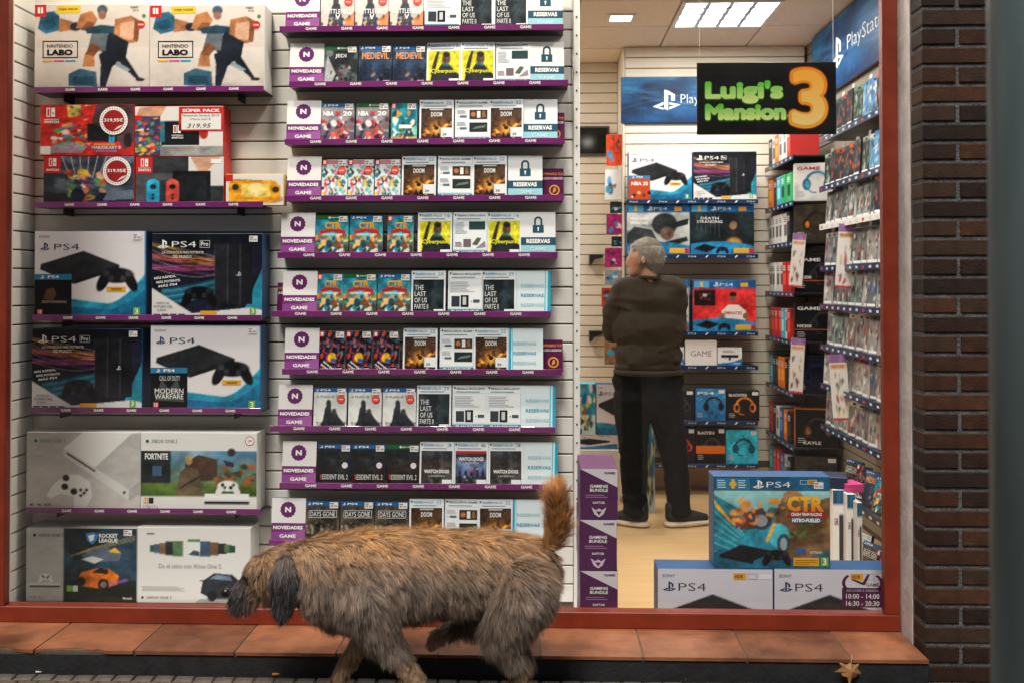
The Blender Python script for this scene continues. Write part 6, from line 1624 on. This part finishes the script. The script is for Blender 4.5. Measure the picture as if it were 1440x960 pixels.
ob('fur', strands(dogm, 170000, 5, fur_style, 'fur', H_dog, .0016, 7000), dogroot, kind='stuff')
# floppy ears
for s, nm in ((-1, 'ear'), (1, 'ear')):
    e = [(dp(409, 783, s * .062), mm(13), dp(411, 808, s * .095), mm(18), (1, .35, 1)), (dp(411, 808, s * .095), mm(18), dp(408, 832, s * .09), mm(15), (1, .35, 1)), (dp(408, 832, s * .09), mm(15), dp(405, 843, s * .086), mm(8), (1, .35, 1))]
    em = blob(e, .006, 4, 'ear', mat('ear_skin', (30, 28, 30), .7))
    eo = ob('ear', em, dogroot)
    def ear_style(pos, nr, r):
        n = len(pos)
        fl = np.tile(np.array([.02, 0, -1.]), (n, 1)) + .2 * np.stack([np.sin(pos[:, 0] * 120), 0 * pos[:, 0], 0 * pos[:, 0]], 1)
        tt = np.clip((pos[:, 2] - dp(400, 790)[2]) / .03, 0, 1)[:, None]
        col = (EARC * (1 - tt) + GRY * .8 * tt) * (1 + r.normal(0, .3, n))[:, None] + (r.rand(n) < .25)[:, None] * lin((130, 132, 136)) * .6
        return np.ones(n, bool), fl, .035 + .02 * r.rand(n), np.clip(col, .003, 1), .15, .3
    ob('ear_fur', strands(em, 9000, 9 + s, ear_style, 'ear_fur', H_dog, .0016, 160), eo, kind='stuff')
    q = dp(353, 806, s * .042)
    bm = bmesh.new(); bmesh.ops.create_uvsphere(bm, u_segments=16, v_segments=10, radius=.009)
    ob('eye', bmesh_to(bm, 'eye', mat('dog_eye', (18, 12, 10), .08, var=0), True), dogroot, q)
bm = bmesh.new(); bmesh.ops.create_uvsphere(bm, u_segments=16, v_segments=10, radius=.019)
for v in bm.verts: v.co.y *= 1.15; v.co.z *= .85
q = dp(319, 831); ob('nose', bmesh_to(bm, 'nose', mat('dog_nose', (20, 18, 20), .25, var=.1), True), dogroot, q)

# ------------------------------------------------ the customer, seen from behind, arms folded
YM = 2.28
def hp(px, py, dy=0.):
    q = pt(px, py, YM); return (q.x, YM + dy, q.z)
def hm(px): return px / 1400 * (YM + 3.6)
ZFL = FLOOR
M_skinp = mat('skin', (196, 148, 122), .5, var=.06)
head = [
    (hp(909, 358, .0), hm(21.5), hp(904, 362, .01), hm(21), (1, 1.0, 1.0)),
    (hp(900, 372, .015), hm(15), hp(896, 380, .02), hm(11), (1, 1, 1)),
    (hp(889, 366, .03), hm(8), hp(886, 371, .035), hm(6)),            # face front
    (hp(883, 370, .035), hm(3), hp(882, 373, .036), hm(2.6)),         # nose
    (hp(889, 384, .03), hm(5.5), hp(892, 386, .025), hm(6)),          # chin
    (hp(912, 376, -.005), hm(13), hp(914, 398, .0), hm(14)),          # neck
]
bod = head + [
    (hp(892, 408), hm(10), hp(938, 408), hm(10)), (hp(900, 430), hm(22), hp(928, 430), hm(22), (1, .6, 1)), (hp(900, 480), hm(22), hp(926, 480), hm(22), (1, .6, 1)), (hp(900, 480), hm(20), hp(900, 535), hm(18), (1, .6, 1)), (hp(926, 480), hm(20), hp(928, 535), hm(18), (1, .6, 1)),
    (hp(894, 545), hm(17), hp(891, 620), hm(13)), (hp(891, 620), hm(13), hp(891, 715), hm(8)), (hp(934, 545), hm(17), hp(945, 620), hm(13)), (hp(945, 620), hm(13), hp(955, 715), hm(8)),
    (hp(892, 715), hm(7), hp(893, 729, .0), hm(4)), (hp(955, 715), hm(7), hp(954, 729, .0), hm(4)),
    # arms folded across the chest
    (hp(880, 412), hm(10), hp(864, 466, .055), hm(8)), (hp(864, 466, .055), hm(8), hp(920, 450, .20), hm(7)),
    (hp(950, 412), hm(10), hp(951, 466, .055), hm(8)), (hp(951, 466, .055), hm(8), hp(895, 447, .24), hm(7)),
    (hp(922, 449, .20), hm(7), hp(938, 443, .19), hm(8)), (hp(893, 447, .24), hm(7), hp(878, 442, .22), hm(8)),
]
for k in range(4):      # fingers resting on the opposite upper arm
    dz = -6 + 4.6 * k
    bod += [(hp(940, 441 + dz, .19), hm(2.3), hp(952, 440 + dz, .165), hm(2.1)), (hp(952, 440 + dz, .165), hm(2.1), hp(961 - abs(k - 1.5), 441 + dz, .12), hm(1.8))]
    bod += [(hp(876, 441 + dz, .215), hm(2.3), hp(866, 440 + dz, .18), hm(2.1)), (hp(866, 440 + dz, .18), hm(2.1), hp(858 + abs(k - 1.5), 441 + dz, .13), hm(1.8))]
bod += [(hp(930, 440, .2), hm(2.8), hp(936, 430, .21), hm(2.2)), (hp(886, 440, .24), hm(2.8), hp(882, 430, .24), hm(2.2))]
bm_body = blob(bod, .009, 3, 'person_body', M_skinp)
man = ob('person', bm_body, None, label='grey haired person in brown sweater seen from behind, arms folded', cat='person')
# ears and facial features
for (px, py, dy) in ((902.5, 366, -.085), (902, 366, .10)):
    bm = bmesh.new(); bmesh.ops.create_uvsphere(bm, u_segments=14, v_segments=10, radius=hm(5))
    for v in bm.verts: v.co.y *= .4; v.co.x *= .6
    ob('ear', bmesh_to(bm, 'ear', M_skinp, True), man, hp(px, py, dy))
def knit():
    m = mat('brown_knit', (50, 39, 24), .9, var=.18, scale=18, bump=.6, bscale=220)
    m.node_tree.nodes['Principled BSDF'].inputs['Sheen Weight'].default_value = .05
    return m
sw = [
    (hp(886, 403), hm(14), hp(944, 402), hm(14), (1, 1.15, 1)),
    (hp(905, 396), hm(15), hp(922, 396), hm(15), (1, .9, .7)),
    (hp(893, 424), hm(30), hp(934, 424), hm(30), (1, .78, 1)),
    (hp(898, 462), hm(37), hp(930, 462), hm(35), (1, .8, 1)),
    (hp(897, 500), hm(34), hp(928, 500), hm(32), (1, .88, .8)),
    (hp(895, 516), hm(32), hp(928, 516), hm(31), (1, .95, .36)),
    (hp(878, 408), hm(17), hp(863, 440, .03), hm(16)), (hp(863, 440, .03), hm(16), hp(862, 468, .06), hm(14)), (hp(862, 468, .06), hm(14), hp(918, 452, .20), hm(11)),
    (hp(950, 408), hm(17), hp(953, 440, .03), hm(15)), (hp(953, 440, .03), hm(15), hp(951, 468, .06), hm(14)), (hp(951, 468, .06), hm(14), hp(898, 449, .24), hm(11)),
    # folds over the waist and between the shoulders
    (hp(885, 508, -.115), hm(4), hp(950, 503, -.095), hm(3.5)), (hp(955, 480, -.06), hm(3.5), hp(925, 490, -.12), hm(3)), (hp(880, 430, -.06), hm(4), hp(872, 466, -.02), hm(4)), (hp(945, 430, -.06), hm(4), hp(948, 465, -.02), hm(4)),
]
ob('sweater', wrinkle(blob(sw, .010, 12, 'sweater', knit()), .008, (7, 7, 11), 3.1), man)
hem = [(hp(866 + 2 * 0, 521), hm(3.2), hp(866, 524), hm(3.2))]
ring = [Vector((hp(912 + 46.5 * math.cos(t), 522)[0], YM + .155 * math.sin(t), hp(912, 522)[2])) for t in np.linspace(0, 2 * math.pi, 22)]
ob('sweater_hem', blob([(ring[i], hm(4.2), ring[i + 1], hm(4.2)) for i in range(21)], .008, 3, 'sweater_hem', knit()), man)
col_ring = [Vector((hp(914 + 17.5 * math.cos(t), 391)[0], YM + .066 * math.sin(t), hp(914, 391 + 1.5 * math.cos(t))[2])) for t in np.linspace(0, 2 * math.pi, 16)]
ob('collar', blob([(col_ring[i], hm(3), col_ring[i + 1], hm(3)) for i in range(15)], .006, 3, 'collar', knit()), man)
M_jean = mat('dark_denim', (13, 14, 19), .9, spec=.2, var=.25, scale=12, bump=.4, bscale=90)
tr = [
    (hp(884, 534), hm(23), hp(939, 534), hm(22), (1, 1.0, 1)), (hp(911, 535), hm(25), hp(913, 565), hm(24), (1, 1.1, 1)), (hp(888, 560), hm(26), hp(935, 560), hm(25), (1, 1.05, 1)),
    (hp(888, 575), hm(25), hp(891, 640, .0), hm(19.5), (1, .95, 1)), (hp(891, 640), hm(19.5), hp(893, 712, -.01), hm(16.5)),
    (hp(936, 575), hm(24), hp(948, 640, .0), hm(18.5), (1, .95, 1)), (hp(948, 640), hm(18.5), hp(955, 712, -.01), hm(15.5)),
    (hp(893, 716, -.015), hm(17), hp(893, 719, -.015), hm(17), (1, 1, .45)), (hp(955, 716, -.015), hm(16), hp(955, 719, -.015), hm(16), (1, 1, .45)),
    (hp(879, 640, -.06), hm(3.5), hp(905, 632, -.07), hm(3)), (hp(880, 655, -.055), hm(3.5), hp(906, 650, -.06), hm(3)), (hp(936, 645, -.055), hm(3.5), hp(962, 637, -.055), hm(3)),
]
ob('trousers', wrinkle(blob(tr, .010, 6, 'trousers', M_jean), .007, (11, 11, 9), 8.4), man)
M_shoe = mat('black_mesh_shoe', (24, 25, 28), .75, var=.2, bump=.4, bscale=200)
M_sole = mat('white_sole', (214, 196, 172), .6, var=.08)
for (hx, tx, dyh, dyt) in ((902, 866, -.03, .04), (944, 992, -.02, .03)):
    hxp, txp = hp(hx, 735, dyh), hp(tx, 735, dyt)
    h_, t_ = Vector((hxp[0], YM + dyh, ZFL)), Vector((txp[0], YM + dyt, ZFL))
    m_ = h_.lerp(t_, .45)
    sh = blob([(h_ + Vector((0, 0, .065)), .042, m_ + Vector((0, 0, .06)), .045), (m_ + Vector((0, 0, .058)), .045, t_ + Vector((0, 0, .045)), .026), (h_ + Vector((0, 0, .09)), .04, h_ + Vector((0, 0, .115)), .042)], .007, 3, 'shoe', M_shoe)
    so = ob('shoe', sh, man)
    ob('sole', blob([(h_ + Vector((0, 0, .018)), .05, m_ + Vector((0, 0, .018)), .05, (1, 1, .42)), (m_ + Vector((0, 0, .018)), .05, t_ + Vector((0, 0, .02)), .034, (1, 1, .5))], .006, 2, 'sole', M_sole), so)
# short grey hair
hairshell = blob([(hp(911, 357, .0), hm(23), hp(905, 359, .005), hm(22), (1, .98, 1.0)), (hp(916, 364, -.01), hm(18), hp(917, 376, -.01), hm(13), (1, .95, 1))], .006, 4, 'hair', mat('hair_under', (120, 112, 104), .7))
bmh = bmesh.new(); bmh.from_mesh(hairshell)
fx, fz = hp(893, 362)[0], hp(900, 363)[2]
cut = [v for v in bmh.verts if (v.co.x < hp(896, 360)[0] and v.co.z < hp(0, 352)[2]) or v.co.x < hp(888, 360)[0] and v.co.z < hp(0, 346)[2]]
bmesh.ops.delete(bmh, geom=cut, context='VERTS'); bmh.to_mesh(hairshell); bmh.free()
ho = ob('hair', hairshell, man)
def hair_style(pos, nr, r):
    n = len(pos)
    fl = np.tile(np.array([.3, 0, -1.]), (n, 1)) + r.normal(0, .3, (n, 3)); fl[pos[:, 2] > hp(900, 346)[2]] = (-.8, .0, .3)
    col = np.tile(lin((176, 166, 154)), (n, 1)) * (1 + r.normal(0, .25, n))[:, None]
    col[pos[:, 2] < hp(900, 368)[2]] *= .62
    return np.ones(n, bool), fl, .012 + .012 * r.rand(n), np.clip(col, .01, 1), .4, .15
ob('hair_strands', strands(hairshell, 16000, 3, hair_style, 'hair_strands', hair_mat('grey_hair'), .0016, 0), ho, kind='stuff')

# ------------------------------------------------ litter
def leaf(px, py, Y, size, rot, label, seed):
    r = random.Random(seed)
    out = []
    lob = [(0, 0), (.16, .12), (.5, .06), (.36, .24), (.62, .5), (.36, .48), (.3, .6), (.12, .62), (0, 1.0), (-.12, .64), (-.3, .58), (-.38, .46), (-.6, .44), (-.36, .24), (-.46, .04), (-.16, .1)]
    bm = bmesh.new()
    c = bm.verts.new((0, -.01, .35 * size))
    vs = [bm.verts.new((x * size, (abs(x) * .35 + r.uniform(-.06, .06)) * size, z * size)) for x, z in lob]
    for i in range(len(vs)): bm.faces.new([c, vs[i], vs[(i + 1) % len(vs)]])
    sol = bmesh.ops.solidify(bm, geom=bm.faces[:], thickness=.0008)
    # stalk
    bmesh.ops.create_cone(bm, cap_ends=True, segments=6, radius1=.0018, radius2=.0012, depth=size * .34, matrix=Matrix.Translation((0, 0, -size * .15)))
    q = pt(px, py, Y)
    return ob('fallen_leaf', bmesh_to(bm, 'fallen_leaf', mat('dry_leaf', (206, 156, 104), .7, var=.3, scale=30, bump=.4)), None, q, rot, label, 'leaf')
leaf(1197, 931, -.378, .074, (R(8), R(188), R(8)), 'dry brown fallen leaf leaning against the black kerb', 2)
bm = bmesh.new(); bmesh.ops.create_cone(bm, cap_ends=True, segments=12, radius1=.004, radius2=.004, depth=.028, matrix=Matrix.Rotation(R(90), 4, 'Y'))
q = ptz(389, 947, .013)
cb = ob('cigarette_end', bmesh_to(bm, 'cigarette_end', mat('butt_orange', (196, 128, 70), .7), True), None, (q.x, q.y, .013), (0, 0, R(12)), 'orange cigarette end lying on the paving left of the dog', 'litter')
q = ptz(55, 943, .012)
ob('paper_scrap', box_mesh('paper_scrap', .02, .012, .003, M_box['white'], 0), None, (q.x, q.y, .0105), (0.1, .05, .4), 'tiny white paper scrap on the paving at far left', 'litter')
q = ptz(968, 953, .012)
ob('leaf_scrap', box_mesh('leaf_scrap', .028, .01, .003, mat('yellow_scrap', (200, 160, 60), .7), 0), None, (q.x, q.y, .0105), (0.08, .03, .5), 'small yellow scrap on the paving below the doorway side', 'litter')

# ------------------------------------------------ house across the street, seen only as a dim reflection
YO = -15.5
oh = ob('opposite_house', span_mesh('opposite_house', -16, 16, YO - 6, YO, 0, 8.2, mat('opposite_stone', (92, 86, 78), .85, var=.3, scale=1.2)), None, label='dark stone house across the street behind the camera', cat='house')
M_pane = mat('house_pane', (20, 24, 28), .1, var=0)
M_sh = mat('house_trim', (120, 112, 100), .6)
wme = span_mesh('window', -.62, .62, -.02, .06, 0, 1.7, M_sh, .01); pme = span_mesh('pane', -.54, .54, .055, .064, .08, 1.62, M_pane)
for fz in (.7, 3.6, 6.1):
    for i in range(9):
        w = ob('window', wme, oh, (-14 + i * 3.5, YO, fz)); ob('pane', pme, w)
